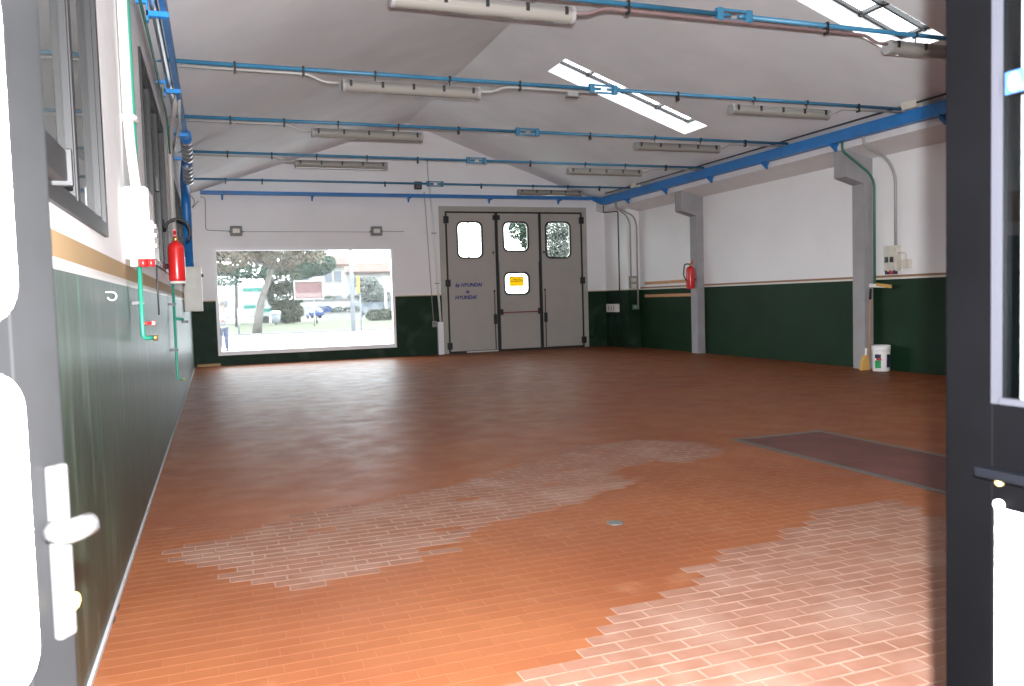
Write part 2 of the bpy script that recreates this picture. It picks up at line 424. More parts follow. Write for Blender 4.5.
# inspection pit cover
hx0, hx1, hy0, hy1 = HATCH
ht = thing('floor_hatch', 'long steel pit cover set flush in the red floor', 'hatch', ((hx0+hx1)/2, (hy0+hy1)/2, 0))
for a in ((hx0, hx0+.07, hy0, hy1), (hx1-.07, hx1, hy0, hy1), (hx0+.07, hx1-.07, hy1-.07, hy1), (hx0+.07, hx1-.07, hy0, hy0+.07)):
    MB().box(*a, -.0015, .004).build('frame_bar', 'hatch_frame', ht)
for k in range(3):
    a = hy0+.075+k*(hy1-hy0-.15)/3; b = a+(hy1-hy0-.15)/3-.006
    MB().box(hx0+.075, hx1-.075, a, b, -.0015, .003).build('cover_plate', 'hatch_plate', ht)
tag(MB().lathe([(.055, -.001), (.055, .004), (.045, .005)], (2.97, 4.79, 0), 20).build('drain_cap', 'drain_metal'), 'small round grey metal cap in the middle of the floor', 'drain')

# ------------------------------------------------------------------ walls and roof
def roof_z(x): return RZ-SLOPE*abs(x-RX)
Y0 = .42
WINS = [('window_1', 2.25, 4.95, 1.90, 3.87), ('window_2', 8.15, 11.7, 1.95, 3.87), ('window_3', 14.3, 18.6, 1.95, 3.6)]
mb = MB(); ys = Y0; ztop = 4.45
for (_, a, b, z0, z1) in WINS:
    mb.box(-.3, 0, ys, a, -.1, ztop); mb.box(-.3, 0, a, b, -.1, z0); mb.box(-.3, 0, a, b, z1, ztop); ys = b
mb.box(-.3, 0, ys, D+.3, -.1, ztop)
struct(mb.build('wall_left', 'wall_left_paint'))
struct(MB().box(W, W+.3, .9, D+.3, -.1, 4.3).build('wall_right', 'wall_right_paint'))
# back wall: gable with display window and door openings
wx0, wx1, wz0, wz1 = .575, 5.235, .29, 3.03
dx0, dx1, dz1 = 6.66, 10.99, 4.04
mb = MB()
def wbox(a, b, z0, z1): mb.box(a, b, D, D+.3, z0, z1)
wbox(0, wx0, -.1, 4.1); wbox(wx0, wx1, -.1, wz0); wbox(wx0, wx1, wz1, 4.1); wbox(wx1, dx0, -.1, 4.1); wbox(dx0, dx1, dz1, 4.1); wbox(dx1, W, -.1, 4.1)
mb.prism([(0, D, 4.1), (W, D, 4.1), (W, D, roof_z(W)+.1), (RX, D, RZ+.1), (0, D, roof_z(0)+.1)], (0, .3, 0))
struct(mb.build('wall_back', 'wall_back_paint'))
# front wall beyond the open folding door, behind the photographer's shoulder
mb = MB(); mb.box(1.57, W, .6, .9, -.1, 4.2); mb.box(0, 1.57, .6, .9, 3.22, 4.2)
mb.prism([(0, .6, 4.2), (W, .6, 4.2), (W, .6, roof_z(W)+.1), (RX, .6, RZ+.1), (0, .6, roof_z(0)+.1)], (0, .3, 0))
struct(mb.build('wall_front', 'door_grey'))

SKY = [(6.95, 10.08, 2.62, 3.5), (6.95, 10.08, 8.55, 9.45), (6.95, 10.08, 14.3, 15.18)]  # the one nearest the entrance is unseen, added for more daylight indoors
nx = SLOPE/math.hypot(1, SLOPE); nz = 1/math.hypot(1, SLOPE); TH = .22
mb = MB()
def slab(x0, x1, y0, y1):
    v = Vector((nx if x0 >= RX else -nx, 0, nz))*TH
    mb.prism([(x0, y0, roof_z(x0)), (x1, y0, roof_z(x1)), (x1, y1, roof_z(x1)), (x0, y1, roof_z(x0))], v)
RE = D+.35
slab(-.35, RX, .5, RE)
yy = .5
for (a, b, c, d) in SKY:
    slab(RX, W+.35, yy, c); slab(RX, a, c, d); slab(b, W+.35, c, d); yy = d
slab(RX, W+.35, yy, RE)
struct(mb.build('ceiling', 'ceiling_plaster'))
N_ = Vector((nx, 0, nz))
def onroof(x, y, h): return Vector((x, y, roof_z(x)))+N_*h
for i, (a, b, c, d) in enumerate(SKY):
    sk = empty_struct('skylight', ((a+b)/2, (c+d)/2, roof_z((a+b)/2)))
    t = .03
    mb = MB(); H_ = .31
    e = .015
    for (p, q, r_, s_) in ((a, b, c, c+e), (a, b, d-e, d), (a, a+e, c+e, d-e), (b-e, b, c+e, d-e)):
        mb.prism([onroof(p, r_, .002), onroof(q, r_, .002), onroof(q, s_, .002), onroof(p, s_, .002)], N_*(H_-.002))
    mb.build('light_well', 'frame_white', sk)
    MB().prism([onroof(a-t, c-t, H_), onroof(b+t, c-t, H_), onroof(b+t, d+t, H_), onroof(a-t, d+t, H_)], N_*.012).build('pane', 'skylight_pane', sk)
    fr_ = MB(); g_ = .045
    for (p, q, r_, s_) in ((a+e, b-e, c+e, c+e+g_), (a+e, b-e, d-e-g_, d-e), (a+e, a+e+g_, c+e+g_, d-e-g_), (b-e-g_, b-e, c+e+g_, d-e-g_)):
        fr_.prism([onroof(p, r_, H_-.05), onroof(q, r_, H_-.05), onroof(q, s_, H_-.05), onroof(p, s_, H_-.05)], N_*.049)
    fr_.build('pane_frame', 'alu', sk)
    m_ = (c+d)/2
    MB().prism([onroof(a, m_-.022, H_-.07), onroof(b, m_-.022, H_-.07), onroof(b, m_+.022, H_-.07), onroof(a, m_+.022, H_-.07)], N_*.069).build('glazing_bar', 'alu', sk)
    for k in range(1, 4):
        x = a+(b-a)*k/4
        MB().prism([onroof(x-.025, c, H_-.07), onroof(x+.025, c, H_-.07), onroof(x+.025, d, H_-.07), onroof(x-.025, d, H_-.07)], N_*.069).build('glazing_bar', 'alu', sk)

# edge beam along the right wall, pillars with haunches
BX, BZ = 11.45, 4.06
struct(MB().prism([(BX, .9, BZ), (W, .9, 3.905), (W, .9, roof_z(W)+.03), (BX, .9, roof_z(BX)+.03)], (0, D-.9, 0)).build('beam', 'white_plaster'))
def pillar(y0, y1):
    mb = MB(); mb.box(11.9, W, y0, y1, -.05, 3.6)
    mb.prism([(11.48, y0, 4.055), (11.9, y0, 3.955), (11.9, y0, 3.44), (11.48, y0, 3.56)], (0, y1-y0, 0))
    mb.prism([(11.9, y0, 3.955), (W, y0, 3.908), (W, y0, 3.6), (11.9, y0, 3.6)], (0, y1-y0, 0))
    struct(mb.build('pillar', 'grey_concrete'))
pillar(6.4, 6.7); pillar(12.03, 12.33); pillar(17.62, 17.92)
struct(MB().box(11.71, W, 20.9, D, -.05, 3.99).build('column', 'wall_back_paint'))
struct(MB().box(0, .014, Y0, D, 0, .02).build('baseboard_left', 'grey_concrete'))

# ------------------------------------------------------------------ left wall windows
for name, a, b, z0, z1 in WINS:
    wn = empty_struct(name, (0, (a+b)/2, z0))
    X0, X1, t = -.05, .02, .07
    mb = MB(); mb.box(X0, X1, a, a+t, z0, z1); mb.box(X0, X1, b-t, b, z0, z1); mb.box(X0, X1, a+t, b-t, z0, z0+t); mb.box(X0, X1, a+t, b-t, z1-t, z1)
    mb.build('window_frame', 'alu', wn)
    n = max(2, round((b-a)/1.05)); step = (b-a-2*t)/n
    for k in range(1, n):
        yk = a+t+k*step
        MB().box(-.04, .012, yk-.032, yk+.032, z0+t, z1-t, .008).build('mullion', 'alu', wn)
    for k in range(n):
        y0 = a+t+k*step+.032; y1 = a+t+(k+1)*step-.032
        sash = MB(); s = .024
        sash.box(-.035, .004, y0, y0+s, z0+t, z1-t); sash.box(-.035, .004, y1-s, y1, z0+t, z1-t); sash.box(-.035, .004, y0+s, y1-s, z0+t, z0+t+s); sash.box(-.035, .004, y0+s, y1-s, z1-t-s, z1-t)
        so_ = sash.build('sash', 'alu_light', wn)
        MB().box(-.030, -.024, y0+s, y1-s, z0+t+s, z1-t-s).build('pane', 'dusty_glass', so_)
    if name != 'window_1':
        for k in range(1, n, 2):
            yk = a+t+k*step+.10
            MB().box(.015, .05, yk-.012, yk+.012, 2.75, 2.90, .004).build('handle', 'black_plastic', wn)
    else:
        MB().box(.03, .085, 2.4, 3.22, 1.955, 2.06, .006).build('sliding_rail', 'alu', wn)
        MB().box(.03, .10, 3.22, 3.25, 1.94, 2.07, .006).build('rail_end_cap', 'alu_light', wn)
# neighbouring building just beyond the windows
struct(MB().box(-2.6, -2.2, -1, D+1, -.2, 7.5).build('exterior_wall', 'grey_concrete'))

# ------------------------------------------------------------------ display window in the back wall
wn = empty_struct('window_4', (wx0, D, wz0))
mb = MB(); t = .07
mb.box(wx0, wx0+t, D-.02, D+.14, wz0, wz1); mb.box(wx1-t, wx1, D-.02, D+.14, wz0, wz1); mb.box(wx0+t, wx1-t, D-.02, D+.14, wz0, wz0+t); mb.box(wx0+t, wx1-t, D-.02, D+.14, wz1-t, wz1)
mb.build('window_frame', 'frame_white', wn)
MB().box(wx0+t, wx1-t, D+.05, D+.06, wz0+t, wz1-t).build('pane', 'clear_glass', wn)
MB().box(wx0, wx1, D-.05, D+.10, wz0-.03, wz0, .005).build('window_sill', 'frame_white', wn)

# ------------------------------------------------------------------ folding door in the back wall
dr = empty_struct('door_1', (8.8, D, 0))
mb = MB(); mb.box(6.56, 6.72, D-.05, D+.2, 0, 4.16); mb.box(10.95, 11.09, D-.05, D+.2, 0, 4.16); mb.box(6.72, 10.95, D-.05, D+.2, 4.02, 4.16)
mb.build('door_frame', 'door_frame', dr)
def rrect(x0, x1, z0, z1, r, y, n=5):
    P = []
    for (cx, cz, a0) in ((x1-r, z1-r, 0), (x0+r, z1-r, 90), (x0+r, z0+r, 180), (x1-r, z0+r, 270)):
        for k in range(n+1):
            a = math.radians(a0+90*k/n); P.append(Vector((cx+r*math.cos(a), y, cz+r*math.sin(a))))
    return P
def ring_prism(mb, outer, inner, vec):
    """frame between two loops of equal length, extruded"""
    v = Vector(vec); n = len(outer)
    A = [mb.bm.verts.new(p) for p in outer]; B = [mb.bm.verts.new(p) for p in inner]
    C_ = [mb.bm.verts.new(p+v) for p in outer]; E_ = [mb.bm.verts.new(p+v) for p in inner]
    for i in range(n):
        j = (i+1) % n
        for q in ((A[i], A[j], B[j], B[i]), (C_[i], E_[i], E_[j], C_[j]), (B[i], B[j], E_[j], E_[i]), (A[i], C_[i], C_[j], A[j])): mb.bm.faces.new(q)
    return mb
def rect_loop(x0, x1, z0, z1, y, loop):
    """points of the rectangle border matched to a rounded loop, so that a frame of quads closes between them"""
    cx, cz = (x0+x1)/2, (z0+z1)/2; out = []
    for k, p in enumerate(loop):
        n = len(loop)//4; q = k//n; i = k % n; f = i/(n-1)
        c = [(x1, z1), (x0, z1), (x0, z0), (x1, z0)][q]
        if q == 0: pt = (x1, p.z) if f < .5 else (p.x, z1)
        elif q == 1: pt = (p.x, z1) if f < .5 else (x0, p.z)
        elif q == 2: pt = (x0, p.z) if f < .5 else (p.x, z0)
        else: pt = (p.x, z0) if f < .5 else (x1, p.z)
        if i == (n-1)//2 or i == n//2: pt = c
        out.append(Vector((pt[0], y, pt[1])))
    return out
def panel_with_window(mb, x0, x1, z0, z1, wx0, wx1, wz0, wz1, y0, y1, r=.14):
    lp = rrect(wx0, wx1, wz0, wz1, r, y0); ring_prism(mb, rect_loop(x0, x1, z0, z1, y0, lp), lp, (0, y1-y0, 0))
def window_in(leaf, wx0, wx1, wz0, wz1, y0):
    g = MB(); ring_prism(g, rrect(wx0-.045, wx1+.045, wz0-.045, wz1+.045, .17, y0-.015), rrect(wx0, wx1, wz0, wz1, .14, y0-.015), (0, .03, 0))
    go = g.build('window_gasket', 'black_rubber', leaf)
    MB().prism(rrect(wx0, wx1, wz0, wz1, .14, y0+.02), (0, .006, 0)).build('pane', 'door_glass', leaf)
    return go
YD0, YD1 = D-.02, D+.04
leaves = []
for (x0, x1, wd, zb) in ((6.78, 8.20, (7.10, 7.79, 2.73, 3.70), .10), (9.63, 10.90, (9.80, 10.54, 2.70, 3.71), .10)):
    mb = MB(); panel_with_window(mb, x0, x1, .06, 3.97, *wd, YD0, YD1); lf = mb.build('door_leaf', 'door_grey', dr)
    window_in(lf, *wd, YD0); leaves.append(lf)
mb = MB(); panel_with_window(mb, 8.29, 9.55, 2.585, 3.97, 8.48, 9.20, 2.91, 3.70, YD0, YD1)
cl = mb.build('door_leaf', 'door_grey', dr); window_in(cl, 8.48, 9.20, 2.91, 3.70, YD0)
mb = MB(); panel_with_window(mb, 8.31, 9.53, 1.14, 2.575, 8.47, 9.19, 1.66, 2.24, YD0-.005, YD1)
mb.box(8.31, 9.53, YD0-.005, YD1, .06, 1.10)
mb.box(8.33, 9.51, YD0+.01, YD1, 1.09, 1.15); mb.box(8.33, 9.51, YD0+.015, YD1, 2.56, 2.62)
wk = mb.build('wicket_door', 'door_grey', dr); window_in(wk, 8.47, 9.19, 1.66, 2.24, YD0-.005)
MB().box(8.36, 9.50, YD0-.07, YD0-.035, 1.105, 1.135, .008).build('panic_bar', 'red_dark', wk)
for x in (8.33, 9.50): MB().box(x-.035, x+.035, YD0-.09, YD0-.005, 1.05, 1.22, .01).build('panic_bar_bracket', 'black_plastic', wk)
for x0, x1 in ((8.18, 8.34), (9.50, 9.65)): MB().box(x0, x1, YD1, YD1+.02, .02, 3.97).build('backing_strip', 'door_frame', dr)  # added behind the seams to keep daylight from leaking through
# seals between leaves and around
MB().box(6.75, 10.92, YD1, YD1+.01, 3.93, 4.05).build('rubber_seal', 'black_rubber', dr)
for (x0, x1, z0, z1) in ((6.72, 6.78, .03, 4.02), (8.20, 8.29, .03, 3.97), (9.55, 9.63, .03, 3.97), (10.90, 10.95, .03, 4.02), (6.78, 10.90, 3.97, 4.02)):
    MB().box(x0, x1, YD0-.012, YD1-.01, z0, z1).build('rubber_seal', 'black_rubber', dr)
MB().box(6.72, 10.95, YD0+.0, YD1-.01, -.01, .065).build('rubber_seal', 'black_rubber', dr)
for x, zs in ((6.75, (3.78, 2.0, .22)), (10.925, (3.78, 2.0, .22))):
    for z in zs: MB().box(x-.075, x+.075, YD0-.06, YD0-.005, z-.10, z+.10, .015).build('hinge', 'black_plastic', dr)
for x in (8.17, 8.32, 9.58):
    MB().box(x-.035, x+.035, YD0-.05, YD0-.005, 3.78, 3.92, .01).build('roller_bracket', 'black_plastic', dr)
for x in (8.13, 9.70):
    MB().box(x-.045, x+.045, YD0-.07, YD0-.005, .80, 1.08, .012).build('lock_case', 'black_plastic', dr)
    MB().tube([(x, YD0-.03, .08), (x, YD0-.03, 1.75)], .014).build('lock_rod', 'black_plastic', dr)
    for z in (1.75, 2.85): MB().box(x-.02, x+.02, YD0-.045, YD0-.005, z-.03, z+.03, .006).build('rod_guide', 'black_plastic', dr)
MB().box(7.25, 8.2, YD0-.03, YD0+.02, .012, .045).build('threshold_strip', 'pale_plastic', dr)
def text(s, size, loc, rot, material, parent, shear=0, ext=.002, align='CENTER', off=0):
    cu = bpy.data.curves.new('lettering', 'FONT'); cu.body = s; cu.size = size; cu.shear = shear; cu.extrude = ext; cu.align_x = align; cu.offset = off
    tmp = bpy.data.objects.new('lettering', cu); me = bpy.data.meshes.new_from_object(tmp); bpy.data.objects.remove(tmp)
    o = bpy.data.objects.new('lettering', me); COL.objects.link(o); o.parent = parent; me.materials.clear()
    p = Vector(loc); q = parent
    while q is not None: p -= q.location; q = q.parent
    o.location = p; o.rotation_euler = rot; me.materials.append(M[material]); return o
HP = math.pi/2
lf = leaves[0]
text('by HYUNDAI', .138, (7.36, YD0-.004, 1.895), (HP, 0, 0), 'blue_ink', lf, .25, off=.006)
text('by', .11, (7.33, YD0-.004, 1.715), (HP, 0, 0), 'blue_ink', lf, .25, off=.006)
text('HYUNDAI', .142, (7.265, YD0-.004, 1.54), (HP, 0, 0), 'blue_ink', lf, .25, off=.006)
ys_ = thing('notice_sign', 'yellow notice sheet taped to the lower pane of the central door leaf', 'sign', (8.80, YD0-.02, 2.0))
MB().box(8.60, 9.04, YD0-.024, YD0-.019, 1.87, 2.16).build('sheet', 'yellow_sign', ys_)
for z, a, b in ((2.145, 8.60, 9.04), (2.02, 8.64, 9.0), (2.065, 8.72, 8.93)):
    MB().box(a, b, YD0-.026, YD0-.0235, z-.009, z+.009).build('print_line', 'sign_ink', ys_)
# ------------------------------------------------------------------ tie rods with turnbuckles
ZT = 4.40
TIES = [(7.38, 'first blue steel tie rod from the entrance, nearest the camera'), (10.45, 'second blue steel tie rod from the entrance, just before the farther skylight'),
        (13.40, 'third blue steel tie rod from the entrance, under the far end of the skylights'), (16.35, 'fourth blue steel tie rod, second from the back wall'),
        (19.75, 'last blue steel tie rod, closest to the back wall')]
def make_tie(y, label):
    t = thing('tie_rod', label, 'tie rod', (5.8, y, ZT), 'tie rods under the roof')
    MB().tube([(0, y, ZT), (5.66, y, ZT)], .026, 10).build('rod', 'tie_blue', t)
    MB().tube([(5.94, y, ZT), (11.30, y, ZT)], .026, 10).build('rod', 'tie_blue', t)
    mb = MB()
    for s in (-1, 1): mb.box(5.63, 5.97, y-.012, y+.012, ZT+s*.05-.012, ZT+s*.05+.012)
    for x in (5.62, 5.98): mb.box(x-.035, x+.035, y-.035, y+.035, ZT-.065, ZT+.065, .01)
    mb.tube([(5.62, y, ZT), (5.76, y, ZT)], .02, 8); mb.tube([(5.86, y, ZT), (5.98, y, ZT)], .02, 8)
    mb.build('turnbuckle', 'tie_blue', t)
    for x in (.9, 1.7, 4.55, 7.0, 10.3):
        MB().box(x-.014, x+.014, y-.034, y+.034, ZT-.095, ZT+.034, .004).build('clip', 'black_plastic', t)
    return t
tie0 = None
for y, lab in TIES:
    if tie0 is None: tie0 = make_tie(y, lab)
    else: copy_tree(tie0, (5.8, y, ZT), lab)

# ------------------------------------------------------------------ lamps
def make_lamp(x0, y, label):
    z = 4.245; x1 = x0+1.80
    t = thing('fluorescent_lamp', label, 'lamp', ((x0+x1)/2, y, z), 'waterproof strip lamps hung from the tie rods')
    def sect(pts, a, b): return MB().prism([(a, y+p, z+q) for p, q in pts], (b-a, 0, 0))
    sect([(-.05, .055), (.05, .055), (.075, .015), (.075, 0), (-.075, 0), (-.075, .015)], x0+.02, x1-.02).build('housing', 'lamp_housing', t)
    n = 10; arc = [(.072*math.cos(math.pi*k/n), -.085*math.sin(math.pi*k/n)**.8) for k in range(n+1)]
    sect([(p, q-.001) for p, q in arc][::-1], x0+.03, x1-.03).build('diffuser', 'lamp_cover', t)
    arc2 = [(p*1.1, q*1.08) for p, q in arc]
    for a in (x0, x1-.035):
        sect([(-.055, .058), (.055, .058)]+[(p, q) for p, q in arc2], a, a+.035).build('end_cap', 'grey_plastic', t)
    for k in range(5):
        x = x0+.10+k*.40
        for a in (-.088, .060): MB().box(x-.016, x+.016, y+a, y+a+.028, z-.03, z+.045, .004).build('clip', 'black_plastic', t)
    for x in (x0+.42, x0+1.40):
        mb = MB(); mb.tube([(x, y, z+.05), (x, y, ZT+.03)], .008, 6); mb.box(x-.014, x+.014, y-.034, y+.034, ZT-.034, ZT+.034, .004)
        mb.build('hanger', 'black_plastic', t)
    return t
LAMPS = [(2.15, 7.38, 'grey strip lamp on the first tie rod, its near half cut by the top edge'), (7.85, 7.38, 'grey strip lamp below the large near skylight, beside the dark door post'),
         (2.17, 10.45, 'grey strip lamp on the second tie rod, over the left half of the hall'), (7.90, 10.45, 'grey strip lamp on the second tie rod, nearest the right wall tray'),
         (2.12, 13.40, 'grey strip lamp on the third tie rod, in front of the gable peak'), (7.90, 13.40, 'grey strip lamp right below the far skylight tip'),
         (2.12, 16.35, 'grey strip lamp on the fourth tie rod, above the display window'), (7.87, 16.35, 'grey strip lamp on the fourth tie rod, right of the far skylight'),
         (7.98, 19.75, 'short looking grey strip lamp just above the grey folding door')]
l0 = None
for x0, y, lab in LAMPS:
    if l0 is None: l0 = make_lamp(x0, y, lab)
    else: copy_tree(l0, (x0+.9, y, 4.245), lab)
# conduits feeding the lamps
def pipe(name, pts, r, material, label, cat='pipe', group=None, rb=.08, seg=8):
    return tag(MB().tube(bend(pts, rb), r, seg).build(name, material), label, cat, group)
GC = 'conduits to the lamps'
for (y, lab, m_) in ((10.45, 'grey conduit running left of the lamp on the second tie rod', 'pipe_grey'), (13.4, 'grey conduit running left of the lamp on the third tie rod', 'pipe_grey'), (16.35, 'grey conduit running left of the lamp on the fourth tie rod', 'pipe_grey')):
    pipe('conduit', [(.27, y, 4.345), (1.75, y, 4.345), (1.95, y, 4.26), (2.125, y, 4.26)], .018, m_, lab, group=GC)
pipe('conduit', [(3.965, 10.45, 4.265), (4.15, 10.45, 4.265), (4.35, 10.45, 4.345), (5.72, 10.45, 4.345)], .018, 'pipe_grey', 'grey conduit stub right of the second left lamp, ending before the skylight', group=GC)
for (x0, y, lab) in ((9.70, 10.45, 'grey conduit from the second right lamp to the wall tray'), (9.70, 13.4, 'grey conduit from the third right lamp to the wall tray'), (9.67, 16.35, 'grey conduit from the fourth right lamp to the wall tray')):
    pipe('conduit', [(x0, y, 4.265), (x0+.1, y, 4.265), (x0+.28, y, 4.345), (11.2, y, 4.345)], .018, 'pipe_grey', lab, group=GC)
pipe('conduit', [(3.95, 7.38, 4.265), (4.1, 7.38, 4.265), (4.3, 7.38, 4.34), (7.55, 7.38, 4.34), (7.7, 7.38, 4.265), (7.86, 7.38, 4.265)], .018, 'pipe_brown', 'brownish conduit slung under the first tie rod', group=GC)
jb = thing('junction_box', 'small grey junction box at the end of the lamp conduit stub', 'box', (5.32, 10.45, 4.33))
MB().box(5.24, 5.40, 10.41, 10.49, 4.275, 4.33, .008).build('body', 'grey_plastic', jb); MB().box(5.23, 5.41, 10.405, 10.495, 4.262, 4.276, .004).build('lid', 'lamp_housing', jb)
for y, lab in ((10.35, 'cream junction box on the blue tray where the second tie rod ends'), (19.55, 'cream junction box on the blue tray near the back corner')):
    jb = thing('junction_box', lab, 'box', (11.25, y, 4.37))
    MB().box(11.17, 11.33, y-.20, y+.10, 4.372, 4.50, .01).build('body', 'ivory_plastic', jb)
    MB().tube([(11.25, y+.10, 4.44), (11.25, y+.24, 4.44)], .025, 8).build('gland', 'grey_plastic', jb)

# ------------------------------------------------------------------ blue cable trays
tr = thing('cable_tray', 'broad blue cable tray running along the beam of the right wall', 'cable tray', (11.3, 14, 4.2))
mb = MB(); mb.box(11.27, 11.285, 3, 21.6, 4.17, 4.37); mb.box(11.285, 11.43, 3, 21.6, 4.17, 4.185); mb.box(11.42, 11.43, 3, 21.6, 4.185, 4.33)
mb.build('channel', 'blue_paint', tr)
for y in (4.2, 6.9, 8.3, 9.8, 12.2, 14.2, 16.2, 18.2, 20.2):
    mb = MB(); mb.box(11.25, 11.449, y-.03, y+.03, 4.135, 4.168); mb.prism([(11.30, y-.03, 4.135), (11.42, y-.03, 4.135), (11.42, y-.03, 4.03)], (0, .06, 0)); mb.build('bracket', 'blue_paint', tr)
mb = MB(); mb.prism([(11.27, 21.6, 4.17), (11.27, 21.6, 4.37), (11.20, 22.05, 4.455), (11.20, 22.05, 4.34)], (.08, 0, 0))
mb.build('step_bend', 'blue_paint', tr)
tr = thing('cable_tray', 'thin blue cable tray across the gable wall above door and window', 'cable tray', (5.7, D-.1, 4.4))
MB().box(.33, 11.2, D-.28, D-.10, 4.37, 4.455).build('channel', 'blue_paint', tr)
for x in (.85, 3.1, 5.7, 8.05, 10.2):
    mb = MB(); mb.box(x-.03, x+.03, D-.29, D, 4.335, 4.37); mb.prism([(x-.02, D-.02, 4.335), (x-.02, D-.12, 4.335), (x-.02, D-.02, 4.25)], (.04, 0, 0)); mb.build('bracket', 'blue_paint', tr)
tr = thing('cable_tray', 'blue cable tray seen end on, high on the left wall', 'cable tray', (.23, 8, 4.2))
mb = MB(); mb.box(.205, .255, 2.5, 14.2, 4.2, 4.38); mb.build('channel', 'blue_paint', tr)
for y in (5.2, 8.2, 11.0, 13.7):
    mb = MB(); mb.box(.085, .275, y-.035, y+.035, 4.155, 4.2); mb.box(.085, .10, y-.035, y+.035, 4.11, 4.32); mb.box(0, .09, y-.015, y+.015, 4.27, 4.30); mb.build('bracket', 'bracket_blue', tr)
pipe('black_cable_pipe', [(11.2, 3, 4.44), (11.2, 21.2, 4.44)], .017, 'black_pipe', 'thin black conduit running just above the right wall blue tray')
# left wall: silver lines beside the tray, riser
pipe('silver_pipe', [(.15, 2.5, 4.25), (.15, 12.3, 4.25)], .036, 'silver', 'silver wrapped pipe between the left wall and the blue tray')
pipe('green_cable', [(.05, 2.5, 4.22), (.05, 9.5, 4.22), (.05, 12.2, 4.12), (.05, 12.6, 3.7)], .014, 'pipe_darkgreen', 'thin green pipe beside the silver pipe on the left wall')
rs = thing('duct_riser', 'blue riser duct dropping down the left wall behind the fire extinguisher', 'duct', (.19, 16.6, 2.2))
MB().tube(bend([(.23, 14.2, 4.29), (.23, 15.2, 4.25), (.13, 16.4, 3.9), (.12, 17.0, 3.7), (.12, 17.0, 2.305)], .5), .085, 12).build('duct', 'blue_paint', rs)
for p in ((.23, 14.6, 4.28), (.2, 15.75, 4.07)):
    mb = MB()
    for k in range(5): mb.tube([(p[0], p[1]+k*.11-.02, p[2]-k*.05), (p[0], p[1]+k*.11+.04, p[2]-k*.05-.02)], .094, 12)
    mb.build('silver_tape', 'silver', rs)
MB().box(0, .29, 15.35, 15.45, 4.08, 4.12).build('bracket', 'bracket_blue', rs)
pipe('cream_conduit', [(.20, 11.6, 4.25), (.12, 12.2, 4.05), (.045, 12.7, 3.8), (.045, 12.7, 2.0)], .035, 'pipe_grey', 'cream conduit coming down the left wall between the windows', rb=.2)
pipe('cream_conduit', [(.24, 11.5, 4.19), (.20, 12.2, 3.98), (.09, 12.75, 3.78)], .02, 'pipe_grey', 'slim cream hose looping off the left blue tray', rb=.2)
# back wall wiring
pipe('wall_cable', [(.33, D-.015, 4.33), (.44, D-.015, 4.30), (.42, D-.015, 3.48), (.98, D-.015, 3.46)], .01, 'grey_plastic', 'thin grey cable from the blue tray to the floodlight above the window corner', 'cable')
pipe('wall_cable', [(.12, D-.2, 4.32), (.2, D-.15, 4.18), (.1, D-.1, 4.0), (.28, D-.05, 4.22)], .012, 'grey_plastic', 'loose grey cable loop hanging in the back left corner', 'cable')
pipe('wall_cable', [(1.3, D-.015, 3.45), (4.58, D-.015, 3.44)], .006, 'grey_plastic', 'thin cable strung between the two floodlights', 'cable')
pipe('wall_cable', [(4.95, D-.015, 3.46), (5.55, D-.015, 3.45)], .008, 'grey_plastic', 'short cable stub right of the second floodlight', 'cable')
for x, lab in ((1.15, 'small grey floodlight above the window, over its corner by the extinguisher'), (4.77, 'small grey floodlight above the window corner towards the door')):
    f = thing('floodlight', lab, 'floodlight', (x, D, 3.46), 'floodlights on the back wall')
    MB().box(x-.15, x+.15, D-.17, D-.06, 3.33, 3.58, .02).build('housing', 'lamp_housing', f)
    MB().box(x-.085, x+.085, D-.176, D-.168, 3.40, 3.51).build('lens', 'pale_plastic', f)
    mb = MB(); mb.box(x-.17, x-.15, D-.12, D, 3.42, 3.46); mb.box(x+.15, x+.17, D-.12, D, 3.42, 3.46); mb.build('bracket', 'black_plastic', f)
sp = thing('alarm_siren', 'small black box on the gable just above the blue tray', 'siren', (5.98, D, 4.70))
MB().box(5.88, 6.08, D-.12, D, 4.61, 4.82, .015).build('housing', 'black_plastic', sp)
mb = MB()
for k in range(4): mb.box(5.91, 6.05, D-.126, D-.118, 4.65+k*.04, 4.665+k*.04)
mb.build('grille', 'grey_plastic', sp)
dp = thing('leaning_pipe', 'white pipe dropping from the gable to a square post beside the folding door', 'pipe', (6.46, D, 0))
MB().tube(bend([(6.28, D-.03, 5.45), (6.28, D-.03, 5.0), (6.31, D-.05, 4.75)], .1), .012, 8).build('thin_pipe', 'pipe_grey', dp)
MB().tube([(6.31, D-.06, 4.80), (6.50, D-.06, .88)], .034, 10).build('pipe', 'pipe_white', dp)
MB().box(6.40, 6.56, D-.13, D, 0, .92, .01).build('square_post', 'frame_white', dp)
mb = MB()
for z in (2.0, 3.4): mb.box(6.34-.035*(z-3), 6.46-.035*(z-3), D-.10, D, z-.015, z+.015)
mb.build('clip', 'pipe_grey', dp)
pipe('wall_cable', [(6.16, D-.02, 4.55), (6.2, D-.02, 3.6), (6.30, D-.02, .95)], .013, 'pipe_grey', 'thin grey conduit left of the leaning white pipe', 'cable')
jb = thing('door_switch', 'small grey switch box low on the green wall by the door', 'switch', (6.32, D, .85))
MB().box(6.26, 6.38, D-.08, D, .78, .95, .01).build('body', 'grey_plastic', jb); MB().sphere((6.32, D-.085, .88), .022).build('button', 'black_plastic', jb)
tag(MB().box(.06, .62, D-.16, D-.01, 0, .07, .006).build('plank', 'wood'), 'short wooden plank lying on the floor in the back left corner', 'plank')

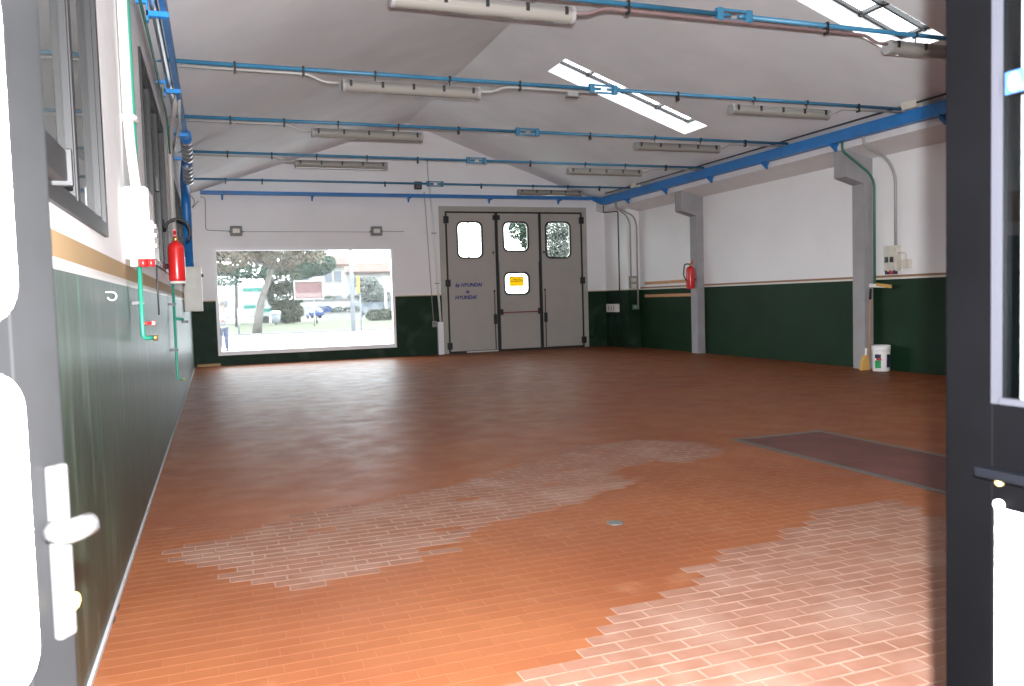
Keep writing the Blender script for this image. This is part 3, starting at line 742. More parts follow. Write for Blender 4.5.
# ------------------------------------------------------------------ left wall equipment
pb = thing('distribution_board', 'white electrical distribution boxes stacked on the left wall', 'switchboard', (0, 6.1, 2.1))
MB().box(0, .165, 5.95, 6.4, 2.10, 2.31, .012).build('upper_box', 'white_plastic', pb)
MB().box(0, .185, 5.98, 6.45, 1.84, 2.095, .012).build('lower_box', 'white_plastic', pb)
MB().box(.02, .15, 5.955, 6.36, 2.305, 2.318).build('top_grille', 'grey_plastic', pb)
for x, m_ in ((.05, 'ivory_plastic'), (.105, 'red_paint'), (.155, 'red_paint')): MB().lathe([(.022, -.05), (.026, -.045), (.026, .02)], (x, 6.02, 1.84), 14).build('socket', m_, pb)
MB().box(.13, .19, 6.06, 6.12, 1.80, 1.84, .005).build('plug', 'black_plastic', pb)
for z in (1.93, 2.0, 2.06): MB().box(.185, .20, 6.02, 6.10, z-.015, z+.015, .003).build('breaker', 'grey_plastic', pb)
p1 = thing('white_pipe', 'wide white conduit running down to the distribution board', 'pipe', (.05, 6.3, 2.32))
MB().tube(bend([(.04, 6.28, 4.3), (.04, 6.28, 2.75), (.06, 6.2, 2.5), (.08, 6.15, 2.3)], .15), .033, 12).build('pipe', 'pipe_white', p1)
mb = MB(); mb.box(0, .085, 6.26, 6.30, 2.83, 2.85); mb.box(0, .10, 6.22, 6.34, 2.815, 2.83); mb.build('clamp', 'white_plastic', p1)
pipe('green_pipe', [(.03, 6.75, 4.3), (.03, 6.75, 2.25)], .026, 'pipe_green', 'bright green pipe beside the wide white conduit', seg=10)
g = thing('air_drop', 'bright green compressed air drop with red valve below the white boxes', 'pipe', (.1, 6.35, 1.3))
MB().tube(bend([(.06, 6.3, 1.85), (.06, 6.3, 1.30), (.12, 6.35, 1.30)], .04), .016, 10).build('pipe', 'pipe_green', g)
MB().box(0, .08, 6.29, 6.31, 1.54, 1.56).build('clip', 'black_plastic', g)
MB().tube([(.06, 6.3, 1.405), (.12, 6.32, 1.405)], .012, 8).build('valve', 'red_paint', g); MB().box(.115, .145, 6.31, 6.34, 1.39, 1.42, .004).build('valve_lever', 'red_paint', g)
MB().tube([(.12, 6.35, 1.30), (.15, 6.36, 1.30)], .02, 10).build('coupling', 'brass', g)
pipe('thin_pipe', [(.165, 6.40, 1.85), (.165, 6.40, 1.46)], .006, 'black_pipe', 'thin dark rod hanging beside the near green air drop')
g = thing('air_drop', 'thin green compressed air drop with valves below the left wall extinguisher', 'pipe', (.05, 11.5, .7))
MB().tube(bend([(.06, 11.2, 1.85), (.06, 11.2, .62), (.12, 11.2, .60)], .05), .017, 10).build('pipe', 'pipe_green', g)
MB().tube([(.06, 11.2, 1.38), (.16, 11.25, 1.36)], .02, 8).build('valve', 'pipe_green', g); MB().box(.14, .22, 11.2, 11.3, 1.32, 1.35, .005).build('valve_lever', 'black_plastic', g)
for z in (1.56, .98): MB().box(0, .085, 11.18, 11.22, z-.015, z+.015).build('clip', 'black_plastic', g)
MB().sphere((.13, 11.2, .60), .02).build('coupling', 'brass', g)
hk = thing('wall_hook', 'tiny pale hook on the scuffed green dado', 'hook', (0, 4.85, 1.6))
MB().tube([(0, 4.85, 1.60), (.03, 4.85, 1.60)]+[(.03+.022*math.sin(a*.5), 4.85, 1.60-.022+.022*math.cos(a*.5)) for a in range(1, 10)], .004, 6).build('hook', 'white_plastic', hk)
def extinguisher(x, y, z, label, wall_dx, wall_dy, h=.60, r=.092, ring='pale_plastic', bl=1.47):
    t = thing('fire_extinguisher', label, 'extinguisher', (x, y, z), 'fire extinguishers')
    k = h/.60
    MB().lathe([(r*.85, 0), (r*.97, .012*k), (r, .03*k), (r, .43*k), (r*.93, .47*k), (r*.7, .505*k), (r*.35, .525*k), (r*.3, .54*k)], (x, y, z), 24).build('cylinder', 'red_paint', t)
    MB().lathe([(r*.9, -.03), (r*.95, -.028), (r*.95, .002)], (x, y, z), 20).build('base_ring', ring, t)
    MB().lathe([(.026, .535*k), (.03, .54*k), (.03, .585*k), (.018, .60*k)], (x, y, z), 14).build('valve', 'brass', t)
    mb = MB(); mb.prism([(x-.015, y-.02, z+.585*k), (x+.015, y-.02, z+.585*k), (x+.015, y-.13, z+.66*k), (x-.015, y-.13, z+.66*k)], (0, 0, .014)); mb.prism([(x-.015, y-.02, z+.565*k), (x+.015, y-.02, z+.565*k), (x+.015, y-.14, z+.59*k), (x-.015, y-.14, z+.59*k)], (0, 0, .012))
    mb.build('handle', 'red_paint', t)
    MB().tube([(x+wall_dx*r*1.0, y+wall_dy*r*1.0, z+.2*k), (x+wall_dx*bl*r, y+wall_dy*bl*r, z+.2*k)], .03, 8).build('wall_bracket', 'black_plastic', t)
    return t
EX, EY = .14, 10.6
e = extinguisher(EX, EY, 1.83, 'red fire extinguisher with black hose loop on the left wall', -1, 0, .54, .095)
MB().tube([(EX-.02+.13*math.cos(a*.35+2.9), EY-.06, 2.48+.14*math.sin(a*.35+2.9)) for a in range(-1, 0)]+[(EX+.03-.14*math.cos(a*.33), EY-.05, 2.42+.15*math.sin(a*.33)) for a in range(0, 13)], .017, 8).build('hose', 'black_rubber', e)
gb = thing('wall_box', 'flat beige metal cabinet on the left wall behind the fire extinguisher', 'cabinet', (0, 17, 1.5))
MB().box(0, .33, 16.8, 17.3, 1.44, 2.30, .012).build('body', 'beige_metal', gb); MB().box(.025, .305, 16.79, 16.80, 1.47, 2.27, .004).build('cover', 'beige_metal', gb)
MB().box(.33, .37, 16.85, 16.97, 2.10, 2.16, .004).build('latch', 'black_plastic', gb)

# ------------------------------------------------------------------ right wall equipment
e = extinguisher(11.755, 17.70, 1.66, 'red fire extinguisher on the grey pillar beside the wooden battens', 1, 0, .60, .112, 'red_paint', 1.29)
MB().tube(bend([(11.735, 17.68, 2.24), (11.56, 17.66, 2.25), (11.53, 17.66, 1.95), (11.63, 17.66, 1.82)], .1), .016, 8).build('hose', 'black_rubber', e)
for z, lab in ((1.84, 'upper orange wooden batten on the right wall above the dado line'), (1.48, 'lower orange wooden batten on the right wall, on the green paint')):
    tag(MB().box(W-.03, W, 18.0, 20.6, z-.04, z+.04, .004).build('batten', 'wood_batten'), lab, 'batten')
pipe('green_pipe', [(11.33, 11.95, 4.17), (11.33, 11.95, 4.0), (11.95, 11.95, 3.62), (12.06, 11.95, 3.45), (12.06, 11.95, 1.56)], .024, 'pipe_darkgreen', 'thin green pipe down the right wall next to the nearer pillar', rb=.15, seg=10)
pipe('grey_pipe', [(11.34, 11.45, 4.17), (11.36, 11.45, 4.02), (11.9, 11.45, 3.78), (12.06, 11.45, 3.5), (12.06, 11.45, 2.25)], .027, 'pipe_grey', 'grey conduit curving down to the socket box on the right wall', rb=.18, seg=10)
sb = thing('socket_box', 'cream industrial socket box on the right wall above the bucket', 'socket', (W, 11.5, 1.8))
MB().box(W-.12, W, 11.36, 11.66, 1.80, 2.26, .012).build('body', 'ivory_plastic', sb)
MB().box(W-.14, W-.12, 11.40, 11.58, 1.84, 2.20, .01).build('cover', 'beige_metal', sb)
for y in (11.44, 11.56): MB().box(W-.16, W-.135, y-.035, y+.035, 1.96, 2.06, .006).build('breaker', 'black_plastic', sb)
for y, m_ in ((11.41, 'label_dark'), (11.50, 'label_red'), (11.60, 'label_dark')): MB().lathe([(.034, -.055), (.038, -.05), (.038, .02)], (W-.09, y, 1.80), 14).build('socket', m_, sb)
MB().tube(bend([(W-.06, 11.36, 2.12), (W-.06, 11.20, 2.12), (W-.06, 11.20, 1.98)], .07), .012, 8).build('cable', 'ivory_plastic', sb)
MB().box(W-.09, W, 11.12, 11.28, 1.84, 2.0, .008).build('side_socket', 'ivory_plastic', sb)
# bucket, broom and upturned brush by the nearer pillar
bk = thing('bucket', 'white paint bucket with green and dark label beside the pillar', 'bucket', (11.90, 11.64, 0))
bx, by = 11.90, 11.64
MB().lathe([(.142, 0), (.147, .01), (.158, .36), (.158, .385), (.165, .39), (.165, .41), (.160, .415), (.162, .465), (.152, .47), (.13, .39)], (bx, by, 0), 28).build('body', 'white_plastic', bk)
def patch(a0, a1, z0, z1, material, name='label', n=5):
    mb = MB(); A, B = [], []
    for k in range(n+1):
        a = math.radians(a0+(a1-a0)*k/n)
        A.append(mb.bm.verts.new((bx+(.1495+.0314*z0)*math.cos(a), by+(.1495+.0314*z0)*math.sin(a), z0))); B.append(mb.bm.verts.new((bx+(.1495+.0314*z1)*math.cos(a), by+(.1495+.0314*z1)*math.sin(a), z1)))
    for k in range(n): mb.bm.faces.new((A[k], A[k+1], B[k+1], B[k]))
    return mb.build(name, material, bk)
patch(185, 225, .06, .20, 'label_green'); patch(195, 228, .20, .24, 'label_red'); patch(185, 225, .24, .31, 'label_dark'); patch(262, 300, .07, .31, 'label_dark')
MB().lathe([(.135, .43), (.135, .44)], (bx, by, 0), 24).build('contents', 'label_dark', bk)
MB().tube([(bx-.166*math.cos(a*.3142), by-.02, .43-.08*math.sin(a*.3142)) for a in range(11)], .004, 6).build('handle', 'silver', bk)
br = thing('floor_broom', 'upturned floor brush on an orange pole leaning behind the bucket', 'broom', (11.93, 12.0, 0))
MB().tube([(11.93, 11.985, 0), (12.0, 11.985, 1.48)], .014, 8).build('pole', 'pole_orange', br)
MB().tube([(11.985, 11.985, 1.30), (12.0, 11.985, 1.50)], .022, 8).build('socket', 'black_plastic', br)
MB().prism([(12.0, 12.12, 1.53), (12.0, 12.12, 1.60), (12.0, 11.6, 1.565), (12.0, 11.6, 1.51)], (.07, 0, 0)).build('brush_head', 'white_plastic', br)
MB().prism([(11.99, 11.85, 1.545), (11.99, 11.85, 1.60), (11.99, 11.52, 1.56), (11.99, 11.52, 1.50)], (.05, 0, 0)).build('bristles', 'bristle', br)
bb = thing('hand_broom', 'short yellow bristled broom standing against the base of the pillar', 'broom', (11.80, 12.0, 0))
MB().prism([(11.70, 11.90, 0), (11.89, 11.90, 0), (11.88, 11.91, .17), (11.85, 11.91, .27), (11.80, 11.91, .27), (11.74, 11.91, .16)], (0, .07, 0)).build('bristles', 'bristle', bb)
MB().tube([(11.835, 11.945, .25), (11.85, 11.95, .40)], .02, 8).build('handle', 'white_plastic', bb)
# corner column
pipe('black_conduit', [(11.40, 21.75, 4.17), (11.40, 21.75, 3.96), (11.69, 21.40, 3.96), (11.69, 21.40, 1.27)], .016, 'black_pipe', 'thin black conduit with two elbows on the corner column', rb=.04)
dz = thing('tissue_dispenser', 'white dispenser box on the green paint of the corner column', 'dispenser', (11.71, 21.75, 1.05))
MB().box(11.59, 11.71, 21.45, 22.1, 1.03, 1.27, .02).build('body', 'white_plastic', dz); MB().box(11.60, 11.71, 21.48, 22.07, .97, 1.03, .01).build('tray', 'black_plastic', dz)
mb = MB()
for k in range(3): mb.box(11.584, 11.592, 21.58+k*.16, 21.62+k*.16, 1.08, 1.24)
mb.build('slot', 'grey_plastic', dz)
for x0, x, lab in ((11.32, 11.79, 'grey conduit into the meter box on the corner column'), (11.36, 12.0, 'grey conduit down the edge of the corner column')):
    pipe('grey_pipe', [(x0, 20.86, 4.17), (x0+.02, 20.86, 4.0), (x-.1, 20.86, 3.78), (x, 20.86, 3.55), (x, 20.86, 2.06 if x < 11.9 else 1.1)], .024, 'pipe_grey', lab, rb=.15)
mt = thing('meter_box', 'dusty grey meter box on the corner column', 'meter', (11.83, 20.9, 1.7))
MB().box(11.73, 11.95, 20.80, 20.9, 1.70, 2.06, .01).build('body', 'grey_plastic', mt)
for z in (1.78, 1.95): MB().box(11.76, 11.92, 20.79, 20.80, z-.06, z+.05, .004).build('window', 'ivory_plastic', mt)
sw = thing('socket_plate', 'tiny pale socket on the green corner column', 'socket', (11.9, 20.9, 1.15))
MB().box(11.82, 11.98, 20.86, 20.9, 1.10, 1.24, .006).build('body', 'pipe_darkgreen', sw); MB().box(11.85, 11.95, 20.85, 20.86, 1.13, 1.21, .003).build('flap', 'pipe_grey', sw)

# ------------------------------------------------------------------ entrance leaves beside the camera
def leaf_mtx(ex, ey, dx, dy):
    l = math.hypot(dx, dy); dx, dy = dx/l, dy/l
    return Matrix(((dx, -dy, 0, ex), (dy, dx, 0, ey), (0, 0, 1, 0), (0, 0, 0, 1)))      # local x along the leaf from its free edge, local -y out of its face, z up
lt = thing('entrance_door_leaf', 'black framed door leaf with window panes painted white and lever handle, left of the doorway', 'door', (-.05, .40, 0))
ML = leaf_mtx(.365, 1.12, -.53, -.85)
# the outward face points to +X,-Y: that is local +y for this direction, so build faces on y>0
ZP = [(.18, .95), (1.08, 1.425), (1.50, 1.872), (2.0, 2.9)]
mb = MB(); x0, x1 = .074, .74
zs = [.03]+[v for p in ZP for v in p]+[3.05]
mb.box(0, x0, -.04, 0, .03, 3.05, .004); mb.box(x1, .85, -.04, 0, .03, 3.05)
for a, b in zip(zs[0::2], zs[1::2]): mb.box(x0, x1, -.04, 0, a, b)
mb.xf(ML).build('frame', 'black_paint_sheen', lt)
for a, b in ZP:
    lp = [Vector((p.x, -.012, p.z)) for p in rrect(x0-.012, x1+.01, a-.01, b+.01, .045, 0)]
    MB().prism(lp, (0, .016, 0)).xf(ML).build('panel', 'panel_white', lt)  # rounded window panes, plain white in place of their overexposed reflections
mb = MB(); mb.box(.010, .036, 0, .012, 1.108, 1.318, .004)
MB_h = mb.xf(ML).build('handle_plate', 'handle_metal', lt)
mb = MB(); mb.tube(bend([(.034, .005, 1.240), (.034, .028, 1.240), (.004, .034, 1.243)], .015), .0145, 10)
mb.xf(ML).build('lever_handle', 'handle_metal', lt)
mb = MB(); mb.tube([(.023, .005, 1.152), (.023, .02, 1.152)], .011, 10); mb.xf(ML).build('key_cylinder', 'brass', lt)
for z in (1.125, 1.30): MB().sphere((.023, .013, z), .004, sub=1).xf(ML).build('screw', 'brass', lt)

rt = thing('entrance_door_leaf', 'black framed glazed door leaf with sticker and bolt, right of the doorway', 'door', (1.52, .4, 0))
X = 1.5
mb = MB(); mb.box(X, X+.05, .787, .862, .03, 3.2, .003); mb.box(X, X+.05, -.10, -.03, .03, 3.2); mb.box(X, X+.05, -.03, .787, 1.208, 1.345); mb.box(X, X+.05, -.03, .787, 3.05, 3.2); mb.box(X, X+.05, -.03, .787, .03, .15)
mb.build('frame', 'black_paint', rt)
mb = MB(); mb.box(X-.002, X+.006, .779, .789, 1.345, 3.05); mb.box(X-.002, X+.006, -.03, .777, 1.345, 1.353); mb.build('glazing_bead', 'bead_grey', rt)
MB().box(X+.006, X+.010, -.03, .787, 1.345, 3.05).build('pane', 'leaf_glass', rt)
MB().box(X+.004, X+.046, -.03, .787, .15, 1.208).build('panel', 'panel_white', rt)
MB().box(X-.024, X-.003, .45, .797, 1.249, 1.262, .003).build('bolt_bar', 'latch_black', rt)
MB().sphere((X-.002, .776, 1.243), .006).build('screw', 'brass', rt); MB().sphere((X-.003, .776, 1.213), .007).build('knob', 'white_plastic', rt)
stk = MB().box(X+.003, X+.0055, .60, .774, 1.741, 1.769).build('sticker', 'sticker_blue', rt)
text('0.b I', .030, (X+.0022, .768, 1.7445), (HP, 0, -HP), 'sticker_white', stk, 0, .0005, 'LEFT', .001)

# ------------------------------------------------------------------ outdoors
G = -.2
struct(MB().box(-150, 160, D+.3, 51.2, G-.3, G).build('road', 'asphalt'))
struct(MB().box(-150, 160, 51.2, 52.2, G-.3, G+.08).build('kerb', 'kerb_stone'))
struct(MB().box(-150, 160, 52.2, 90, G-.3, G+.05).build('lawn', 'grass'))
struct(MB().box(-150, 160, 90, 400, G-.3, G+.02).build('street_forecourt', 'forecourt'))
struct(MB().box(-150, 160, -90, -1.5, G-.3, G).build('street', 'asphalt'))
def leafball(name, material, parent, blobs, n, size, seed):
    rg = random.Random(seed); V, F = [], []
    tot = sum(b[3]*b[4]*b[5] for b in blobs)
    off = Vector(); q = parent
    while q is not None: off += q.location; q = q.parent
    for (cx, cy, cz, rx, ry, rz) in blobs:
        for _ in range(int(n*rx*ry*rz/tot)+8):
            while True:
                d = Vector((rg.uniform(-1, 1), rg.uniform(-1, 1), rg.uniform(-1, 1)))
                if .25 < d.length < 1: break
            d = d*(d.length**-.45)
            p = Vector((cx+d.x*rx, cy+d.y*ry, cz+d.z*rz))-off
            u = Vector((rg.gauss(0, 1), rg.gauss(0, 1), rg.gauss(0, 1))).normalized(); v = u.orthogonal().normalized(); s = size*rg.uniform(.6, 1.3); k = len(V)
            V += [p-u*s, p-v*s*.6, p+u*s, p+v*s*.6]; F.append((k, k+1, k+2, k+3))
    return mesh_obj(name, [tuple(v) for v in V], F, material, parent)
def tree(label, base, trunk, r0, blobs, material, n, size, seed, group=None, name='tree'):
    t = thing(name, label, name if name != 'tree' else 'tree', base, group)
    rr = [r0*(1-.55*i/(len(trunk)-1)) for i in range(len(trunk))]
    mb = MB(); mb.tube(trunk, rr, 10)
    top = Vector(trunk[-1]); rg = random.Random(seed)
    for b in blobs[:7]:
        c = Vector(b[:3]); m_ = (top+c)/2+Vector((0, 0, rg.uniform(-.3, .3))); mb.tube([top-Vector((0, 0, .3)), m_, c], [r0*.4, r0*.25, r0*.1], 6)
    mb.build('trunk', 'bark', t); leafball('crown', material, t, blobs, n, size, seed)
    return t
tree('leaning street tree with dry brown leaves on the verge by the window', (2.93, 53, G), [(2.93, 53, G), (3.05, 53, .8), (3.30, 53, 1.9), (3.75, 53, 3.1), (4.1, 53, 4.2)], .30,
     [(1.2, 52.5, 4.6, 1.8, 1.6, 1.0), (2.8, 53.5, 5.0, 1.6, 1.6, 1.1), (4.6, 53, 4.9, 1.6, 1.6, 1.2), (6.3, 53, 5.0, 1.2, 1.4, .8), (3.6, 53, 6.0, 3.2, 2.2, 1.2), (.2, 53, 5.2, 1.4, 1.4, 1.0)], 'leaf_brown', 5200, .14, 11)
tree('dark green cedar with level branches behind the white van', (2.2, 72, G), [(2.2, 72, G), (2.3, 72, 3), (2.4, 72, 7)], .14,
     [(0.2, 72, 4.6, 2.2, 1.6, .55), (3.4, 72, 4.4, 2.2, 1.6, .6), (-1.6, 72, 3.7, 2.0, 1.5, .5), (2.2, 72, 6.2, 3.2, 2, .9), (1.2, 71, 3.6, 1.6, 1.3, .35)], 'leaf_green', 5200, .16, 12)
tree('bright green tree behind the billboard top', (8.3, 84, G), [(8.3, 84, G), (8.4, 84, 3), (9.4, 84, 6)], .3,
     [(8.9, 84, 5.0, 1.6, 1.5, .9), (10.4, 84, 5.6, 1.9, 1.5, 1.2), (9.4, 84, 7.2, 2.0, 1.8, 1.2)], 'leaf_green', 3600, .16, 13)
bs = thing('bush', 'tall dark egg shaped evergreen bush behind the leaning tree', 'bush', (6.9, 79, G))
MB().tube([(6.9, 79, G), (6.9, 79, 4)], [.2, .08], 8).build('stem', 'bark', bs)
leafball('foliage', 'leaf_olive', bs, [(6.9, 79, 1.0, 1.55, 1.4, 1.1), (6.8, 79, 2.4, 1.7, 1.4, 1.4), (6.6, 79, 4.0, 1.75, 1.4, 1.5), (6.5, 79, 5.6, 1.7, 1.4, 1.3), (6.9, 79, .6, 1.2, 1.2, .8)], 6500, .15, 14)
tree('green tree beside the pale lamp post in front of the far house', (18.0, 98, G), [(18.0, 98, G), (18.0, 98, 1.5), (18.1, 98, 2.6)], .2,
     [(17.6, 98, 2.2, 1.0, 1.2, 1.1), (18.6, 98, 2.8, 1.2, 1.2, 1.3), (18.3, 98, 3.9, .8, 1.2, .8), (19.7, 98, 2.0, 1.0, 1, 1.0)], 'leaf_grey', 3000, .17, 15)
hd = thing('hedge', 'low olive hedge on the lawn at the window edge', 'hedge', (15.4, 77, G))
leafball('foliage', 'leaf_olive', hd, [(14.7, 77, .35, .9, .6, .55), (15.8, 77, .4, 1.0, .6, .6), (17, 77, .35, .9, .6, .5)], 1800, .11, 16)
hd = thing('hedge', 'low olive hedge above the white boundary wall', 'hedge', (14.2, 93, G))
leafball('foliage', 'leaf_olive', hd, [(13.6, 93.2, .5, 1.0, .5, .8), (15.2, 93.2, .5, 1.2, .5, .8)], 1200, .12, 17)
# trees seen through the door panes
tree('green tree seen through the middle door pane', (17.6, 42, G), [(17.6, 42, G), (17.5, 42, 2.7), (16.8, 42, 4.3)], .14,
     [(16.3, 42, 5.3, .55, .5, .6), (16.8, 42, 4.7, .4, .5, .5), (16.2, 42, 6.1, .7, .6, .5), (16.9, 42, 5.4, .5, .5, .5)], 'leaf_green', 4200, .07, 18)
tree('grey leaved tree filling the far right door pane', (17.9, 40, G), [(17.9, 40, G), (17.8, 40, 2), (17.9, 40, 3.2)], .16,
     [(17.5, 40, 4.1, .8, .8, .8), (18.3, 40, 4.4, .8, .8, .9), (17.8, 40, 5.3, 1.0, .8, .8), (17.8, 40, 3.5, 1.1, .8, .6), (17.8, 40.3, 4.6, 1.1, .6, 1.0)], 'leaf_grey', 9000, .07, 19)
tag(MB().tube([(13.45, 42, G), (13.45, 42, 6.5)], [.05, .04], 8).build('street_pole', 'pole_pale'), 'thin pale pole seen through the left door pane', 'pole')
# houses
def house(label, x0, x1, y0, y1, zt, rows, cols, ridge, wmat, over=.8):
    h = thing('house', label, 'house', ((x0+x1)/2, y0, G))
    MB().box(x0, x1, y0, y1, G, zt).build('wall', wmat, h)
    MB().prism([(x0-over, y0-over, zt), (x1+over, y0-over, zt), (x1+over, (y0+y1)/2, zt+ridge), (x0-over, (y0+y1)/2, zt+ridge)], (0, 0, .3)).build('roof', 'roof_tile', h)
    MB().prism([(x0-over, y1+over, zt), (x1+over, y1+over, zt), (x1+over, (y0+y1)/2, zt+ridge), (x0-over, (y0+y1)/2, zt+ridge)], (0, 0, .3)).build('roof', 'roof_tile', h)
    for z in rows:
        for x in cols:
            f = MB().box(x-.62, x+.62, y0-.08, y0+.02, z, z+1.8).build('window', 'shutter', h)
            MB().box(x-.5, x+.5, y0-.10, y0-.08, z+.1, z+1.7).build('pane', 'car_glass', f)
            MB().box(x-.7, x+.7, y0-.16, y0, z-.1, z).build('window_sill', 'house_white', f)
    return h
house('large white house with pink tiled roof behind the cars', 13.6, 21.5, 140, 150, 7.9, (1.2, 5.3), (15.0, 18.7, 20.3), 1.8, 'house_white')
h2 = house('white house with red roof behind the pale lamp post', 24, 38, 155, 166, 7.2, (4.6,), (25.5, 28.2), 2.0, 'house_white')
gw = thing('garage_wall', 'pale retaining wall with garden on top behind the parked cars', 'wall', (13, 122, G))
MB().box(9, 22.5, 122, 124, G, 2.1).build('wall', 'house_white', gw); MB().box(8.8, 22.6, 121.8, 124, 2.1, 2.35).build('coping', 'kerb_stone', gw)
MB().box(9.5, 11.6, 121.9, 122, G, 1.7).build('garage_door', 'shutter', gw)
leafball('plants', 'leaf_olive', gw, [(13.5, 122.5, 2.5, .8, .4, .3), (16.5, 122.5, 2.5, .9, .4, .3), (20, 122.5, 2.5, 1.0, .4, .35)], 500, .13, 21)
bw = thing('boundary_wall', 'low white wall beside the lawn at the foot of the pole', 'wall', (14, 92, G))
MB().box(11.9, 15.9, 92, 92.3, G, .55).build('wall', 'house_white', bw); MB().box(11.85, 15.95, 91.95, 92.35, .55, .65).build('coping', 'kerb_stone', bw)
fc = thing('mesh_fence', 'dark mesh fence in front of the green tree', 'fence', (18, 95, G))
for k in range(6): MB().tube([(15.6+k*1.0, 95, G), (15.6+k*1.0, 95, 1.6)], .05, 6).build('post', 'fence_dark', fc)
mb = MB()
for k in range(26): mb.box(15.6, 20.6, 94.98, 95.02, .1+k*.058, .14+k*.058)
mb.build('mesh_panel', 'fence_dark', fc)
# billboard
bl = thing('billboard', 'reddish billboard in a white frame beside the egg shaped bush', 'billboard', (7.6, 64, G))
MB().box(6.35, 8.35, 64, 64.12, 2.02, 3.28).build('board', 'billboard_red', bl)
mb = MB(); mb.box(6.25, 8.45, 63.93, 64.14, 3.28, 3.40); mb.box(6.25, 8.45, 63.93, 64.14, 1.92, 2.02); mb.box(6.25, 6.35, 63.93, 64.14, 2.02, 3.28); mb.box(8.35, 8.45, 63.93, 64.14, 2.02, 3.28)
mb.build('frame', 'billboard_frame', bl)
MB().box(6.42, 8.28, 63.97, 64, 2.10, 2.42).build('pale_band', 'billboard_pale', bl)
MB().tube([(7.7, 64.06, G), (7.7, 64.06, 2.0)], .05, 8).build('post', 'billboard_frame', bl)
# poles, traffic light
tag(MB().tube([(8.42, 50, G), (8.42, 50, 7.5)], [.14, .10], 12).build('street_pole', 'pole_pale'), 'tall pale grey street pole standing at the kerb', 'pole')
tl = thing('traffic_light', 'yellow backed traffic light facing right beside the tall pole', 'traffic light', (8.95, 50.6, G))
MB().tube([(9.0, 50.6, G), (9.0, 50.6, 2.4)], .05, 8).build('post', 'pole_pale', tl)
MB().box(8.84, 9.0, 50.5, 50.75, 2.15, 3.20, .02).build('housing', 'traffic_yellow', tl)
for z in (2.35, 2.68, 3.01): MB().lathe([(.13, 0), (.15, .02), (.15, .26)], (9.0, 50.6, z), 12, 'X').build('visor', 'black_plastic', tl)
lp = thing('lamp_post', 'white lamp post in front of the far house', 'lamp post', (19.2, 94, G))
MB().tube([(19.2, 94, G), (19.2, 94, 4.4)], [.13, .09], 8).build('post', 'frame_white', lp); MB().box(18.9, 19.5, 93.85, 94.15, 4.4, 4.55, .03).build('lamp_head', 'frame_white', lp)
tag(MB().tube([(1.85, 52, G), (1.85, 52, 1.45)], .05, 8).build('sign_post', 'bin_grey'), 'slim blue grey post on the verge near the van', 'post')
tag(MB().tube([(9.0, 74, G), (9.0, 74, .5)], .07, 8).build('bollard', 'black_plastic'), 'small dark bollard on the lawn below the billboard', 'bollard')
bn = thing('litter_bin', 'pale blue grey litter bin on the lawn before the bush', 'bin', (5.5, 74, G))
MB().lathe([(.32, .25), (.36, .3), (.42, 1.05)], (5.5, 74, G), 14).build('body', 'bin_grey', bn); MB().lathe([(.46, 1.05), (.46, 1.18), (.3, 1.28)], (5.5, 74, G), 14).build('lid', 'frame_white', bn); MB().tube([(5.5, 74, G), (5.5, 74, G+.3)], .08, 8).build('foot', 'black_plastic', bn)
# van with stripes
vn = thing('van', 'white box van with turquoise stripes parked beyond the verge', 'van', (3.3, 84, G))
MB().box(1.9, 6.1, 84, 86.2, .45, 3.7, .08).build('cargo_box', 'van_white', vn)
MB().prism([(1.9, 84.1, .4), (.2, 84.1, .4), (.1, 84.1, 1.2), (.6, 84.1, 1.5), (1.1, 84.1, 2.3), (1.9, 84.1, 2.4)], (0, 2, 0)).build('cab', 'van_white', vn)
MB().prism([(.75, 84.06, 1.5), (1.15, 84.06, 2.15), (1.7, 84.06, 2.15), (1.7, 84.06, 1.5)], (0, .06, 0)).build('cab_window', 'car_glass', vn)
for a, b, z in ((3.2, 5.9, 3.0), (4.9, 6.0, 2.3), (3.2, 4.3, 1.35), (4.9, 6.0, .95)): MB().box(a, b, 83.96, 84.02, z, z+.32).build('stripe', 'van_green', vn)
for x in (1.0, 5.2): MB().lathe([(.36, 0), (.4, .03), (.4, .22), (.36, .25)], (x, 84.0, G+.4), 16, 'Y').build('wheel', 'tyre', vn)
# cars
def car(label, x, y, rot, material, L=4.3, h=1.5):
    t = thing('car', label, 'car', (x, y, G), 'parked cars'); t.rotation_euler = (0, 0, rot)
    def p(pts, w, name, m_, par, z=0):
        mb = MB(); mb.prism([(a*L, -w/2, b*h) for a, b in pts], (0, w, 0)); bmesh.ops.bevel(mb.bm, geom=list(mb.bm.edges), offset=.05, segments=2, affect='EDGES')
        o = mb.build(name, m_); o.parent = par; return o
    p([(-.5, .2), (-.5, .55), (-.47, .62), (-.2, .66), (.25, .66), (.46, .58), (.5, .42), (.5, .2)], 1.75, 'body', material, t)
    p([(-.44, .62), (-.34, .97), (-.28, 1.0), (.02, 1.0), (.1, .95), (.27, .62)], 1.5, 'cabin', material, t)
    p([(-.40, .66), (-.32, .93), (.03, .93), (.2, .66)], 1.54, 'side_window', 'car_glass', t)
    p([(.075, .93), (.245, .66), (.26, .66), (.09, .945)], 1.35, 'windscreen', 'car_glass', t)
    for a in (-.3, .31):
        for s in (-1, 1):
            o = MB().lathe([(.27, -.1), (.31, -.08), (.31, .08), (.27, .1)], (a*L, s*.8, .31), 14, 'Y').build('wheel', 'tyre'); o.parent = t
    for s in (-1, 1):
        o = MB().box(.47*L, .503*L, s*.6-.18, s*.6+.18, .42*h, .53*h, .02).build('headlight', 'pale_plastic'); o.parent = t
    return t
car('dark blue car parked nearest the garage door', 11.6, 104, math.radians(-75), 'car_blue', 4.3, 1.95)
car('light blue car parked in the middle of the row', 14.6, 107, math.radians(-40), 'car_lightblue', 4.0, 1.6)
